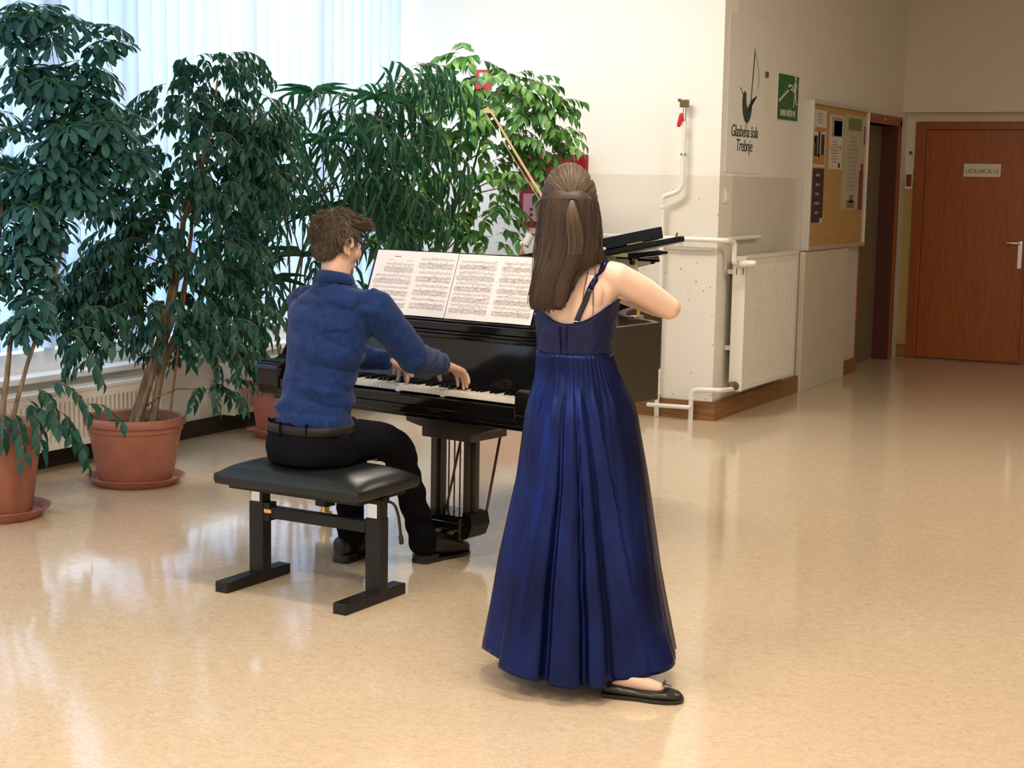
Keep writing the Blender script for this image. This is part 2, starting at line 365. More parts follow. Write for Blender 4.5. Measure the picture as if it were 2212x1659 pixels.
# far door and niche door
d = MB(); d.box(xd0+.0, xd0+.09, YC-.03, YC+.14, 0, zd); d.box(xd1-.09, xd1, YC-.03, YC+.14, 0, zd); d.box(xd0+.09, xd1-.09, YC-.03, YC+.14, zd-.07, zd)
d1 = struct('door_1', d, 'wood_frame', bevel=.006)
mb = MB(); mb.box(xd0+.09, xd1-.09, YC+.012, YC+.05, .01, zd-.07); obj('door_leaf', mb, 'wood_door', d1, bevel=.003)
mb = MB(); mb.box(-2.635, -2.60, YC-.0, YC+.012, .86, 1.10); mb.tube([(-2.617, YC+.01, 1.085), (-2.617, YC-.05, 1.085), (-2.63, YC-.055, 1.085), (-2.73, YC-.055, 1.085)], .009); obj('door_handle', mb, 'steel', d1, smooth='auto')
mb = MB(); mb.tube([(-2.69, YC+.012, 1.99), (-2.69, YC, 1.99)], .012); obj('peephole', mb, 'bronze', d1)
mb = MB(); mb.box(XB-.14, XB+.01, yo0, yo0+.02, 0, zo); mb.box(XB-.14, XB+.02, yo1-.035, yo1+.03, 0, zo+.06); mb.box(XB-.14, XB+.02, yo0-.02, yo1+.03, zo-.0, zo+.08)
d2 = struct('door_2', mb, 'wood_frame', bevel=.004)
mb = MB(); mb.box(XB-.145, XB+.0, yo1-.045, yo1-.036, .0, zo-.02); obj('jamb_lining', mb, 'dark_red_leaf', d2)
mb = MB(); mb.tube([(XB+.02, yo0+.55, zo+.04), (XB+.035, yo0+.55, zo+.04)], .012); obj('door_stop', mb, 'steel', d2)

# ------------------------------------------------------------------ ceiling lamps (out of the picture, above, behind and ahead of the viewer)
for i, (x, y) in enumerate([(-3.2, -1.2), (-.2, -1.2), (2.6, -1.2), (-3.2, 1.8), (-.2, 1.8), (-1.9, 4.4), (-4.5, 8.2), (-.9, 8.6)]):  # lamps nearest the rear wall are added to brighten it and the corridor
    t = thing('ceiling_lamp', 'unseen white rectangular ceiling lamp with warm diffuser', 'lamp', (x, y, ZC), group='warm ceiling lamps of the hall')
    mb = MB(); mb.box(x-.62, x+.62, y-.17, y+.17, ZC-.07, ZC); obj('housing', mb, 'frame_white', t)
    mb = MB(); mb.box(x-.6, x+.6, y-.15, y+.15, ZC-.078, ZC-.071); obj('diffuser', mb, 'lamp_glow', t)

# ------------------------------------------------------------------ radiators
def radiator(label, org, along, nrm, L, z0, z1, depth, pitch, valve=False):
    """org: floor point at wall; along: unit along wall, nrm: unit into the room"""
    A, N = Vector(along), Vector(nrm); O = Vector(org)
    t = thing('radiator', label, 'radiator', (O+A*L/2).to_tuple())
    def P(a, n, z): return O+A*a+N*n+V(0, 0, z)
    def bx(mb, a0, a1, n0, n1, za, zb, mi=None):
        vs = [P(a, n, z) for z in (za, zb) for n in (n0, n1) for a in (a0, a1)]
        mb.add(vs, [(0, 2, 3, 1), (4, 5, 7, 6), (0, 1, 5, 4), (2, 6, 7, 3), (0, 4, 6, 2), (1, 3, 7, 5)], mi)
    # fluted front panel
    mb = MB(); n = int(L/pitch); vs = []; fs = []
    prof = []
    for i in range(n):
        a = .03+(L-.06)*i/n; s = (L-.06)/n
        prof += [(a, depth), (a+s*.42, depth), (a+s*.54, depth-.017), (a+s*.86, depth-.017), (a+s*.9, depth)]
    prof = [(0, depth-.004), (.005, depth)]+prof+[(L-.005, depth), (L, depth-.004)]
    zs = [z0+.006, z0+.035, z0+.05, z1-.075, z1-.06, z1-.02]
    for j, z in enumerate(zs):
        for a, nn in prof:
            nn2 = nn if 1 < j < 4 else depth
            vs.append(P(a, nn2, z))
    k = len(prof)
    for j in range(len(zs)-1):
        for i in range(k-1): fs.append((j*k+i, j*k+i+1, (j+1)*k+i+1, (j+1)*k+i))
    mb.add(vs, fs); bx(mb, 0, L, depth-.045, depth-.021, z0+.006, z1-.02); obj('front_panel', mb, 'radiator_white', t)
    mb = MB(); bx(mb, .02, L-.02, .05, .065, z0+.02, z1-.03); bx(mb, .02, L-.02, .0, .05, z0+.3*(z1-z0), z0+.3*(z1-z0)+.03); bx(mb, .02, L-.02, 0, .05, z1-.12, z1-.09)
    obj('rear_panel', mb, 'radiator_white', t)
    mb = MB()
    bx(mb, 0, L, depth-.01, depth+.002, z1-.018, z1); bx(mb, 0, L, .045, .057, z1-.018, z1)
    a = .01
    while a < L-.01: bx(mb, a, a+.008, .05, depth-.005, z1-.012, z1-.002); a += .02
    obj('top_grille', mb, 'radiator_white', t)
    for a0 in (-.002, L-.002):
        mb = MB(); bx(mb, a0, a0+.004, .045, depth, z0, z1); 
        for nn in (.07, depth-.02): bx(mb, a0-.001, a0+.005, nn, nn+.006, z1-.12, z1-.075, 1)
        obj('side_panel', mb, ['radiator_white', 'shadow_gap'], t)
    if valve:
        mb = MB(); p = P(-.05, depth*.5+.02, z1-.045); mb.tube([P(-.09, depth*.5+.02, z1-.045), P(.0, depth*.5+.02, z1-.045)], .012); mb.tube([p, p+N*.03], .018)
        v_ = obj('valve', mb, 'steel', t, smooth='auto')
        mb = MB(); mb.tube([P(-.045, depth*.5+.05, z1-.045), P(-.03, depth*.5+.13, z1-.04)], [.024, .02], 14, 'round'); obj('thermostat_knob', mb, 'pipe_white', v_, smooth=True)
        mb = MB(); mb.tube([P(-.03, depth-.06, z0+.035), P(.0, depth-.045, z0+.035)], .03, 14, 'round'); obj('drain_valve', mb, 'valve_grey', t, smooth='auto')
    return t
radiator('tall ribbed white radiator on the corridor wall beside the pin board', (XB+.006, 10.05, 0), (0, 1, 0), (1, 0, 0), 1.11, .185, 1.085, .135, .040, True)
radiator('low white radiator under the window behind the two round pots', (XW+.006, 4.9, 0), (0, 1, 0), (1, 0, 0), 2.05, .12, .43, .17, .035)
radiator('low white radiator under the window between round pot and square planter', (XW+.006, 7.62, 0), (0, 1, 0), (1, 0, 0), 1.75, .12, .43, .17, .035)

# ------------------------------------------------------------------ heating pipes
def arc_path(pts, r=.05, n=5):
    pts = [Vector(p) for p in pts]; out = [pts[0]]
    for a, b, c in zip(pts, pts[1:], pts[2:]):
        u = (a-b).normalized(); v = (c-b).normalized(); rr = min(r, (a-b).length*.45, (c-b).length*.45)
        p0, p1 = b+u*rr, b+v*rr
        for i in range(n+1):
            t = i/n; out.append(p0*(1-t)**2+b*2*t*(1-t)+p1*t*t)
    out.append(pts[-1]); return out
yp = YA-.06
t = thing('heating_pipe', 'white vertical heating pipe with a double bend and red valve at its top', 'pipe', (-4.05, yp, 0))
mb = MB(); mb.tube(arc_path([(-3.915, yp, 1.96), (-3.915, yp, 1.51), (-4.05, yp-.01, 1.47), (-4.05, yp, 1.40), (-4.05, yp, .0)], .07), .0165, 12); obj('pipe_run', mb, 'pipe_white', t, smooth='auto')
mb = MB(); mb.tube([(-3.915, yp, 1.95), (-3.915, yp, 2.06)], .013); mb.tube([(-3.915, yp, 1.74), (-3.915, yp, 1.755)], .021); mb.tube([(-3.915, yp, 1.745), (-3.915, YA, 1.745)], .006); obj('fitting', mb, 'steel', t, smooth='auto')
mb = MB(); mb.box(-3.945, -3.89, yp-.02, yp+.02, 2.05, 2.10, bev=.005); mb.box(-3.955, -3.94, yp-.025, yp-.005, 2.085, 2.105); obj('vent_cap', mb, 'bronze', t)
mb = MB(); mb.tube([(-3.945, yp-.02, 1.935), (-3.925, yp-.03, 2.0)], .014, 8, 'round'); mb.tube([(-3.94, yp-.03, 1.97), (-3.915, yp-.012, 1.97)], .01); obj('red_lever', mb, 'sign_red', t)
mb = MB(); mb.tube([(-4.05, yp, 1.395), (-4.05, yp, 1.41)], .022, 12); mb.tube([(-4.05, yp, .155), (-4.05, yp, .175)], .023, 12); obj('collar', mb, 'pipe_white', t)
t = thing('heating_pipe', 'white horizontal heating pipe turning the wall corner to the tall radiator', 'pipe', (XB, yp, 1.19))
xp = XB+.08
mb = MB(); mb.tube(arc_path([(-4.6, yp, 1.20), (xp, yp, 1.195), (xp+.0, YA+.03, 1.19), (XB+.09, YA+.08, 1.18), (XB+.09, YA+.08, 1.045), (XB+.09, YA+.11, 1.04)], .05), .0165, 12)
mb.tube([(-4.6, YA-.02, 1.14), (XB-.03, YA-.02, 1.135)], .012, 10); mb.tube([(XB+.03, YA+.12, 1.20), (XB+.03, 10.62, 1.20)], .014, 10)
obj('pipe_run', mb, 'pipe_white', t, smooth='auto')
mb = MB(); mb.tube([(-3.95, yp, 1.195), (-3.935, yp, 1.195)], .021); mb.tube([(-3.942, yp-.02, 1.205), (-3.925, yp-.035, 1.235)], .006); mb.tube([(-3.942, yp, 1.195), (-3.942, YA, 1.195)], .006); obj('pipe_clip', mb, 'bronze', t)
t = thing('heating_pipe', 'white return pipes with a cross tie low at the wall corner baseboard', 'pipe', (-3.9, yp-.03, 0))
yq = YA-.075
mb = MB(); mb.tube(arc_path([(-3.80, yq, 0), (-3.80, yq, .205), (-3.60, yq-.0, .215), (-3.585, YA+.08, .205), (-3.60, 10.08, .20)], .05), .0165, 12)
mb.tube([(-4.09, yq-.035, .085), (-3.80, yq-.035, .09)], .0145, 12, 'round'); mb.tube([(-3.80, yq-.04, .09), (-3.80, yq, .09)], .014); mb.tube([(-3.80, yq, .14), (-3.80, yq, .155)], .022)
obj('pipe_run', mb, 'pipe_white', t, smooth='auto')

# ------------------------------------------------------------------ things on the walls
def wallB(mb, y0, y1, z0, z1, x0, x1, mi=None): mb.box(XB+x0, XB+x1, y0, y1, z0, z1, mi)
# painted school sign
EX, EZ = (0, 1, 0), (0, 0, 1)
t = thing('wall_sign', 'white school name panel with a dark bird shaped note and script lettering', 'sign', (XB, 10.25, 1.62))
mb = MB(); r = .12; py0, py1, pz0, pz1 = 9.97, 10.69, 1.635, 2.68
poly = [(py0, pz0), (py1, pz0)]+[(py1-r+r*math.cos(a), pz1-r+r*math.sin(a)) for a in [k*PI/12 for k in range(7)]]+[(py0, pz1)]
mb.prism(poly, .0005, .006, f=lambda x, y, z: (XB+z, x, y)); obj('board', mb, 'paint_side_panel' if 'paint_side_panel' in MT else 'paint_white', t)
mb = MB(); xs = XB+.0075
def flatp(pts): mb.prism(pts, .006, .0085, f=lambda x, y, z: (XB+z, x, y))
# bird body: cup shape with head on left and tail to right
cy, cz = 10.345, 2.045
body = []
for a in np.linspace(0, 1, 10): body.append((cy-.10+.10*(1-math.cos(a*PI/2))*1.0, cz+.06-.135*math.sin(a*PI/2)))
for a in np.linspace(0.1, 1, 9): body.append((cy+.09*math.sin(a*PI/2)**1.0+.0, cz-.075+.12*(1-math.cos(a*PI/2))))
body += [(cy+.15, cz+.105), (cy+.19, cz+.115), (cy+.08, cz+.085), (cy+.0, cz+.02), (cy-.025, cz+.06), (cy-.03, cz+.12), (cy-.055, cz+.135), (cy-.085, cz+.12), (cy-.10, cz+.08)]
flatp(body)
flatp([(cy-.15, cz+.15), (cy-.145, cz+.155), (cy-.075, cz+.10), (cy-.08, cz+.095)])
flatp([(cy+.058, cz+.05), (cy+.070, cz+.05), (cy+.120, cz+.39), (cy+.112, cz+.435), (cy+.105, cz+.39)])
pr = None
for k in range(14):
    u = k/13; p = (cy+.112+.10*math.sin(u*2.2), cz+.41-.25*u); 
    if pr: mb.add([(XB+.008, pr[0]-.003, pr[1]), (XB+.008, pr[0]+.003, pr[1]), (XB+.008, p[0]+.003, p[1]), (XB+.008, p[0]-.003, p[1])], [(0, 1, 2, 3)])
    pr = p
for q in (0, .03): mb.add([(XB+.008, cy-.02+q, cz-.07), (XB+.008, cy-.014+q, cz-.07), (XB+.008, cy-.028+q, cz-.115), (XB+.008, cy-.034+q, cz-.115)], [(0, 1, 2, 3)])
obj('bird_emblem', mb, 'ink_green', t)
mb = MB(); text_mesh(mb, 'Glasbena šola', .112, (xs, 10.31, 1.875), EX, EZ, shear=.15, spacing=.88); text_mesh(mb, 'Trebnje', .115, (xs, 10.31, 1.78), EX, EZ, shear=.15, spacing=.9)
# slimmer, taller lettering
obj('lettering', mb, 'ink_green', t)
# green escape sign
t = thing('exit_sign', 'green escape route sign with white stairs and running figure', 'sign', (XB, 11.2, 2.03))
mb = MB(); y0, y1, z0, z1 = 10.985, 11.445, 2.025, 2.345
wallB(mb, y0-.008, y1+.008, z0-.008, z1+.008, 0, .004, 1); wallB(mb, y0, y1, z0, z1, .004, .006, 0); obj('plate', mb, ['sign_green', 'sign_white'], t)
mb = MB()
for k in range(9): wallB(mb, y0+.015+k*.030, y0+.050+k*.030, z0+.125+k*.0125, z0+.142+k*.0125, .0065, .0075)
wallB(mb, y0+.225, y0+.315, z0+.215, z0+.255, .0065, .0075)
fig = lambda *p: mb.add([(XB+.0075, y0+a, z0+b) for a, b in p], [tuple(range(len(p)))])
fig((.345, .255), (.375, .285), (.395, .28), (.40, .21), (.365, .19), (.345, .20)); fig((.365, .20), (.40, .21), (.415, .13), (.44, .125), (.435, .115), (.40, .12)); fig((.365, .20), (.385, .20), (.365, .13), (.36, .095), (.345, .095), (.35, .14)); fig((.395, .275), (.40, .255), (.44, .225), (.435, .24)); fig((.345, .25), (.355, .235), (.33, .20), (.32, .21))
mb.tube([(XB+.0065, y0+.385, z0+.305), (XB+.0076, y0+.385, z0+.305)], .018, 12)
text_mesh(mb, 'SMER REŠITVE', .062, (XB+.0068, (y0+y1)/2, z0+.028), EX, EZ, spacing=.9); obj('pictogram', mb, 'sign_white', t)
# small hook, light switch
mb = MB(); wallB(mb, 10.70, 10.725, 2.295, 2.335, 0, .02); tag(obj('wall_hook', mb, 'bronze'), 'tiny brown hook on the wall above the green sign', 'hook')
t = thing('light_switch', 'pale rocker light switch on the wall above the tall radiator', 'switch', (XB, 10.0, 1.48))
mb = MB(); wallB(mb, 9.965, 10.045, 1.435, 1.535, 0, .01); obj('plate', mb, 'paint_white', t, bevel=.003)
mb = MB(); wallB(mb, 9.98, 10.03, 1.455, 1.515, .01, .016); obj('rocker', mb, 'frame_white', t)
# pin board and posters
t = thing('pin_board', 'large cork pin board in a pale metal frame on the corridor wall', 'board', (XB, 12.4, 1.1))
mb = MB(); by0, by1, bz0, bz1 = 11.70, 13.20, 1.10, 2.17
wallB(mb, by0, by1, bz0, bz1, .0, .035); obj('cork_panel', mb, 'cork', t)
mb = MB(); wallB(mb, by0-.035, by0, bz0-.03, bz1+.03, 0, .06); wallB(mb, by1, by1+.03, bz0-.03, bz1+.03, 0, .06); wallB(mb, by0, by1, bz0-.03, bz0, 0, .06); wallB(mb, by0, by1, bz1, bz1+.03, 0, .06)
obj('frame', mb, 'alu', t, bevel=.003)
def poster(label, y0, y1, z0, z1, base, marks):
    mb = MB(); wallB(mb, y0, y1, z0, z1, .036, .038, 0); mats = [base]
    for (a0, a1, b0, b1, mm) in marks:
        if mm not in mats: mats.append(mm)
        mb.box(XB+.0381, XB+.0386, y0+(y1-y0)*a0, y0+(y1-y0)*a1, z0+(z1-z0)*b0, z0+(z1-z0)*b1, mats.index(mm))
    tag(obj('poster', mb, mats), label, 'poster')
rnd = random.Random(4)
def lines(n, b0, b1, mm, a0=.12, a1=.85):
    out = []
    for k in range(n):
        b = b1-(b1-b0)*k/n; wv = rnd.uniform(.45, 1)*(a1-a0)/2; c = (a0+a1)/2
        out.append((c-wv, c+wv, b-(b1-b0)/n*.5, b, mm))
    return out
poster('white poster with orange foot and dark figures, top left on the pin board', 11.75, 12.07, 1.70, 2.13, 'poster_white',
       [(.1, .95, .62, .70, 'poster_orange'), (.05, .95, .05, .22, 'poster_orange')]+lines(4, .74, .95, 'poster_grey')+[(.08, .35, .20, .55, 'poster_black'), (.38, .55, .18, .62, 'poster_black'), (.62, .9, .22, .58, 'poster_black'), (.1, .2, .42, .52, 'poster_white')])
poster('white poster with grey photograph and small print, beside the orange one', 12.17, 12.53, 1.69, 2.11, 'poster_white',
       [(.12, .92, .60, .97, 'poster_grey'), (.3, .9, .62, .9, 'poster_black'), (.7, .85, .03, .12, 'poster_black'), (.75, .9, .38, .45, 'poster_orange')]+lines(8, .1, .52, 'poster_grey', .08, .7))
poster('tall cream poster with green sprigs and a dark red figure, right on the board', 12.55, 13.18, 1.37, 2.13, 'poster_cream',
       [(.2, .8, .84, .97, 'poster_green'), (.25, .6, .02, .10, 'poster_green'), (.35, .55, .08, .16, 'poster_green'), (.78, .98, .0, .42, 'poster_red'), (.84, .96, .42, .5, 'poster_red'), (.93, 1, .70, .9, 'poster_red')]+lines(14, .18, .78, 'poster_grey', .2, .72))
poster('dark purple poster with faint lettering, lower left on the pin board', 11.74, 12.06, 1.28, 1.69, 'poster_purple',
       lines(9, .12, .9, 'poster_grey', .3, .7)[::2]+[(.78, .98, .0, .08, 'poster_white')])
# room sign on the far door and small notices on the far wall
t = thing('door_sign', 'cream room number sign on the brown far door', 'sign', (-2.99, YC+.01, 1.72))
mb = MB(); mb.box(-3.15, -2.825, YC+.005, YC+.0115, 1.667, 1.783); obj('plate', mb, 'door_sign', t)
mb = MB(); text_mesh(mb, 'UČILNICA 13', .052, (-2.988, YC+.0045, 1.70), (1, 0, 0), (0, 0, 1), spacing=.95); obj('lettering', mb, 'ink_brown', t)
t = thing('notice_holder', 'small notice in a holder on the far wall left of the door', 'sign', (-3.64, YC, 1.6))
mb = MB(); mb.box(-3.67, -3.60, YC-.02, YC, 1.55, 1.73, 0); mb.box(-3.66, -3.61, YC-.022, YC-.02, 1.57, 1.68, 1); obj('holder', mb, ['door_sign', 'poster_red'], t)
mb = MB(); mb.box(-3.65, -3.62, YC-.004, YC, 1.79, 1.86, 0); mb.box(-3.65, -3.62, YC-.004, YC, 1.86, 1.89, 1); tag(obj('notice', mb, ['poster_white', 'poster_red']), 'tiny white and red notice above the holder on the far wall', 'sign')
# fire hose cabinet and small red sign on the rear wall
t = thing('fire_cabinet', 'red fire hose cabinet on the rear wall behind the violinist', 'cabinet', (-4.88, YA, 1.23))
mb = MB(); cx0, cx1, cz0, cz1 = -5.13, -4.625, 1.235, 1.74
mb.box(cx0, cx1, YA-.045, YA, cz0, cz1, bev=.006); obj('housing', mb, 'cabinet_red', t)
mb = MB(); mb.box(cx0+.035, cx1-.035, YA-.052, YA-.045, cz0+.035, cz1-.035, 0); mb.box(cx0+.04, cx0+.20, YA-.056, YA-.052, cz0+.045, cz0+.235, 1); mb.box(cx0+.05, cx0+.19, YA-.058, YA-.056, cz0+.055, cz0+.225, 1)
dr = obj('door', mb, ['cabinet_red', 'cabinet_panel'], t, bevel=.002)
mb = MB()
for z in (cz0+.09, cz0+.128): mb.tube([(cx0+.105, YA-.062, z), (cx0+.105, YA-.056, z)], .011, 14)
obj('lock', mb, 'ebony', dr)
mb = MB(); mb.box(-5.52, -5.38, YA-.004, YA, 2.18, 2.32, 0); mb.box(-5.48, -5.43, YA-.006, YA-.004, 2.24, 2.30, 1); tag(obj('fire_sign', mb, ['sign_red', 'sign_white']), 'small red and white sign above the plants on the rear wall', 'sign')

# ------------------------------------------------------------------ grand piano
TH = math.radians(-9.3); PU = V(math.cos(TH), math.sin(TH), 0); PW = V(-math.sin(TH), math.cos(TH), 0); PO = V(-4.14, 5.545, 0)
def PG(x, y, z): return PO+PU*x+PW*y+V(0, 0, z)
pn = thing('grand_piano', 'black polished grand piano with its lid raised low', 'piano', PO, TH, worldmesh=False)
def pobj(name, mb, m, par=pn, **k): return obj(name, mb, m, par, **k)
def outline(off=0, n=10):
    ctl = [(1.5, .84), (1.43, .90), (1.22, 1.03), (1.06, 1.28), (.97, 1.60), (.90, 1.83), (.74, 1.97), (.50, 2.02), (.20, 2.0), (.02, 1.88), (0, 1.70)]
    pts = [Vector((a, b)) for a, b in ctl]; res = []
    for i in range(len(pts)-1):
        p0, p1, p2, p3 = pts[max(i-1, 0)], pts[i], pts[i+1], pts[min(i+2, len(pts)-1)]
        for k in range(n):
            t = k/n; res.append(.5*((2*p1)+(-p0+p2)*t+(2*p0-5*p1+4*p2-p3)*t*t+(-p0+3*p1-3*p2+p3)*t**3))
    res.append(pts[-1]); c = Vector((.75, .9)); out = []
    for i, p in enumerate(res):
        tt = (res[min(i+1, len(res)-1)]-res[max(i-1, 0)]).normalized(); nn = Vector((tt.y, -tt.x))
        if nn.dot(p-c) < 0: nn = -nn
        out.append(p+nn*off)
    return out
ol = outline(0); il = outline(-.035)
mb = MB(); path_o = [Vector((1.5, .2))]+ol+[Vector((0, .2))]; path_i = [Vector((1.465, .2))]+il+[Vector((.035, .2))]
n = len(path_o); vs = []
for z in (.655, .98):
    for p in path_o: vs.append((p.x, p.y, z))
    for p in path_i: vs.append((p.x, p.y, z))
fs = []
for i in range(n-1):
    fs += [(i, i+1, 2*n+i+1, 2*n+i), (n+i, 3*n+i, 3*n+i+1, n+i+1), (2*n+i, 2*n+i+1, 3*n+i+1, 3*n+i), (i, n+i, n+i+1, i+1)]
fs += [(0, 2*n, 3*n, n), (n-1, 2*n-1, 4*n-1, 3*n-1)]
mb.add(vs, fs); pobj('rim', mb, 'piano_satin', smooth='auto', bevel=.004)
# bottom, soundboard, plate, strings
poly = [(1.465, .30)]+[(p.x, p.y) for p in path_i[1:-1]]+[(.035, .30)]
mb = MB(); mb.prism(poly, .67, .69); pobj('bottom_board', mb, 'wood_rod')
mb = MB(); mb.prism(poly, .80, .81); pobj('soundboard', mb, 'plate_gold')
mb = MB(); ip = outline(-.06); mb.prism([(1.43, .45)]+[(p.x, p.y) for p in ip]+[(.06, .45)], .865, .88)
for k in range(5): mb.tube([(.15+.28*k, .5, .90), (.12+.2*k, 1.5+(.3 if k < 3 else -.2*(k-2)), .90)], .012, 6)
pobj('iron_plate', mb, 'plate_gold')
mb = MB()
for k in range(60):
    x = .1+1.3*k/59; y1 = 1.85-max(0, x-.70)*1.75; mb.tube([(x, .47, .915), (x*.92+.05, y1-.1, .915)], .0009, 4, False)
pobj('strings', mb, 'steel')
mb = MB(); mb.box(.08, 1.42, .62, .66, .93, .96, bev=.006); pobj('damper_rail', mb, 'piano_black')
mb = MB(); mb.box(1.36, 1.44, .30, .86, .90, .905); mb.box(.06, 1.44, .46, .5, .935, .94); pobj('felt_strip', mb, 'felt_red')
# arms / cheeks
for s, nm in ((0, 'arm'), (1, 'arm')):
    x0, x1 = (0, .115) if s == 0 else (1.385, 1.5)
    mb = MB(); prof = [(-.0, .625), (-.005, .665), (-.01, .67), (-.01, .735), (.0, .757), (.02, .765), (.10, .768), (.14, .785), (.17, .83), (.18, .90), (.19, .965), (.215, .98), (.24, .98), (.24, .625)]
    xo0, xo1 = (x0-.012, x1) if s == 0 else (x0, x1+.004)
    vs = [(xo0, a, b) for a, b in prof]+[(xo1, a, b) for a, b in prof]; k = len(prof)
    mb.add(vs, [tuple(range(k)), tuple(range(k, 2*k))[::-1]]+[(i, (i+1) % k, k+(i+1) % k, k+i) for i in range(k)])
    pobj(nm, mb, 'piano_black', bevel=.006)
    mb = MB(); mb.box(x1-.0 if s == 0 else x0-.022, x1+.022 if s == 0 else x0, .035, .19, .70, .745, bev=.004); pobj('key_block', mb, 'piano_black')
mb = MB(); mb.box(0.0, 1.5, .0, .46, .62, .655); mb.box(.05, 1.45, .03, .46, .60, .62); pobj('key_bed', mb, 'piano_black', bevel=.004)
mb = MB(); mb.box(.115, 1.385, 0, .026, .652, .695, bev=.006); mb.box(.115, 1.385, -.006, .026, .64, .654, bev=.003); pobj('key_slip', mb, 'piano_black')
# keys
KX0, KW = .1385, .02352
wk = MB(); wk.box(0, KW-.0009, .030, .182, .703, .725, bev=.0012); me0 = mesh_of(wk, 'white_key')
def place(name, me, mt, x, z=0, first=[0]):
    if not me.materials: me.materials.append(MT[mt])
    o = bpy.data.objects.new(name, me); C.objects.link(o); o.parent = pn; o.location = (x, 0, z); return o
pressed = {26: -.006, 36: -.006}
for i in range(52): place('white_key', me0, 'ivory', KX0+i*KW, pressed.get(i, 0))
bk = MB(); bk.add([(-.0055, .082, .722), (.0055, .082, .722), (.0055, .182, .722), (-.0055, .182, .722), (-.0045, .090, .7375), (.0045, .090, .7375), (.0045, .182, .7375), (-.0045, .182, .7375)], [(0, 3, 2, 1), (4, 5, 6, 7), (0, 1, 5, 4), (1, 2, 6, 5), (2, 3, 7, 6), (3, 0, 4, 7)])
me1 = mesh_of(bk, 'black_key')
for i in range(52):
    if i % 7 in (0, 2, 3, 5, 6) and i < 51:   # A# C# D# F# G#
        place('black_key', me1, 'piano_black', KX0+(i+1)*KW)
mb = MB(); mb.prism([(.183, .66), (.185, .726), (.235, .905), (.262, .905), (.262, .66)], .115, 1.385, f=lambda a, b, c: (c, a, b)); pobj('fallboard', mb, 'piano_black')
mb = MB(); mb.box(.1, 1.4, .232, .30, .905, .922, bev=.004); mb.box(.1, 1.4, .245, .30, .922, .934, bev=.003); mb.box(.06, 1.44, .262, .33, .934, .966, bev=.004); mb.box(.06, 1.44, .32, .60, .94, .962, bev=.004); pobj('music_shelf', mb, 'piano_black')
mb = MB(); mb.tube([(.60, .259, .952), (.60, .263, .952)], .006); pobj('brass_knob', mb, 'brass')
# music desk
def desk(x, t, off=0): # t 0..1 up the slope
    a = Vector((x, .325+.105*t, .966+.276*t)); nn = Vector((0, -.276, .105)).normalized(); return a+nn*off
mb = MB(); q = [desk(.285, -.0), desk(1.225, -.0), desk(1.225, 1.02), desk(.285, 1.02)]; bq = [p+Vector((0, .014, -.0)) for p in q]
mb.add(q+bq, [(0, 1, 2, 3), (7, 6, 5, 4), (0, 4, 5, 1), (1, 5, 6, 2), (2, 6, 7, 3), (3, 7, 4, 0)]); pobj('music_desk', mb, 'piano_black')
mb = MB(); mb.box(.285, 1.225, .295, .33, .966, .975, bev=.003); pobj('desk_ledge', mb, 'piano_black')
# legs with casters
def leg(x, y):
    mb = MB(); mb.box(x-.07, x+.07, y-.07, y+.07, .56, .62, bev=.006)
    vs = []; 
    mb.loft([((x, y, .56), (.05, 0, 0), (0, .05, 0)), ((x, y, .12), (.035, 0, 0), (0, .035, 0)), ((x, y, .085), (.035, 0, 0), (0, .035, 0))], 16, True, ex=8)
    l = pobj('leg', mb, 'piano_black', bevel=.003)
    mb = MB(); mb.tube([(x, y, .085), (x, y, .05)], .02); mb.box(x-.024, x+.024, y-.015, y+.02, .03, .06); obj('caster_fork', mb, 'brass', l)
    mb = MB(); mb.tube([(x-.014, y+.01, .024), (x+.014, y+.01, .024)], .024, 16); obj('caster_wheel', mb, 'brass', l, smooth='auto')
leg(.075, .33); leg(1.40, .30); leg(.62, 1.72)
# lyre
mb = MB(); mb.prism([(.73, .60), (.73, .565), (.80, .55), (1.04, .535), (1.10, .545), (1.16, .565), (1.27, .60)], .12, .42, f=lambda a, b, c: (a, c, b)); mb.box(.80, 1.06, .14, .38, .505, .55); pobj('lyre_top', mb, 'piano_satin', bevel=.004)
for x0 in (.770, .945):
    mb = MB(); mb.box(x0, x0+.034, .235, .285, .17, .54, bev=.004); mb.box(x0+.034, x0+.055, .25, .275, .17, .54, bev=.002); pobj('lyre_post', mb, 'piano_satin')
mb = MB(); mb.box(.75, .985, .17, .33, .085, .185, bev=.008); mb.prism([(.98, .085), (1.01, .10), (1.03, .15), (1.02, .195), (.98, .20)], .19, .31, f=lambda a, b, c: (a, c, b)); pobj('pedal_box', mb, 'piano_black')
mb = MB(); mb.box(.78, 1.0, .168, .174, .155, .16); pobj('box_trim', mb, 'steel')
for k in range(3):
    x = .815+.07*k; mb = MB()
    mb.loft([((x, .20, .125), (.010, 0, 0), (0, 0, .007)), ((x, .16, .125), (.012, 0, 0), (0, 0, .006)), ((x, .145, .12), (.017, 0, 0), (0, 0, .006)), ((x, .13, .118), (.012, 0, 0), (0, 0, .004))], 14); pobj('pedal', mb, 'brass', smooth='auto')
    mb = MB(); mb.tube([(.845+.03*k, .265, .18), (.845+.03*k, .265, .55)], .0035, 8); pobj('pedal_rod', mb, 'wood_rod')
for x0, x1 in ((.80, .70), (1.012, .90)):
    mb = MB(); mb.tube([(x0, .30, .16), (x1, .60, .672)], .006, 8); pobj('lyre_brace', mb, 'wood_rod')
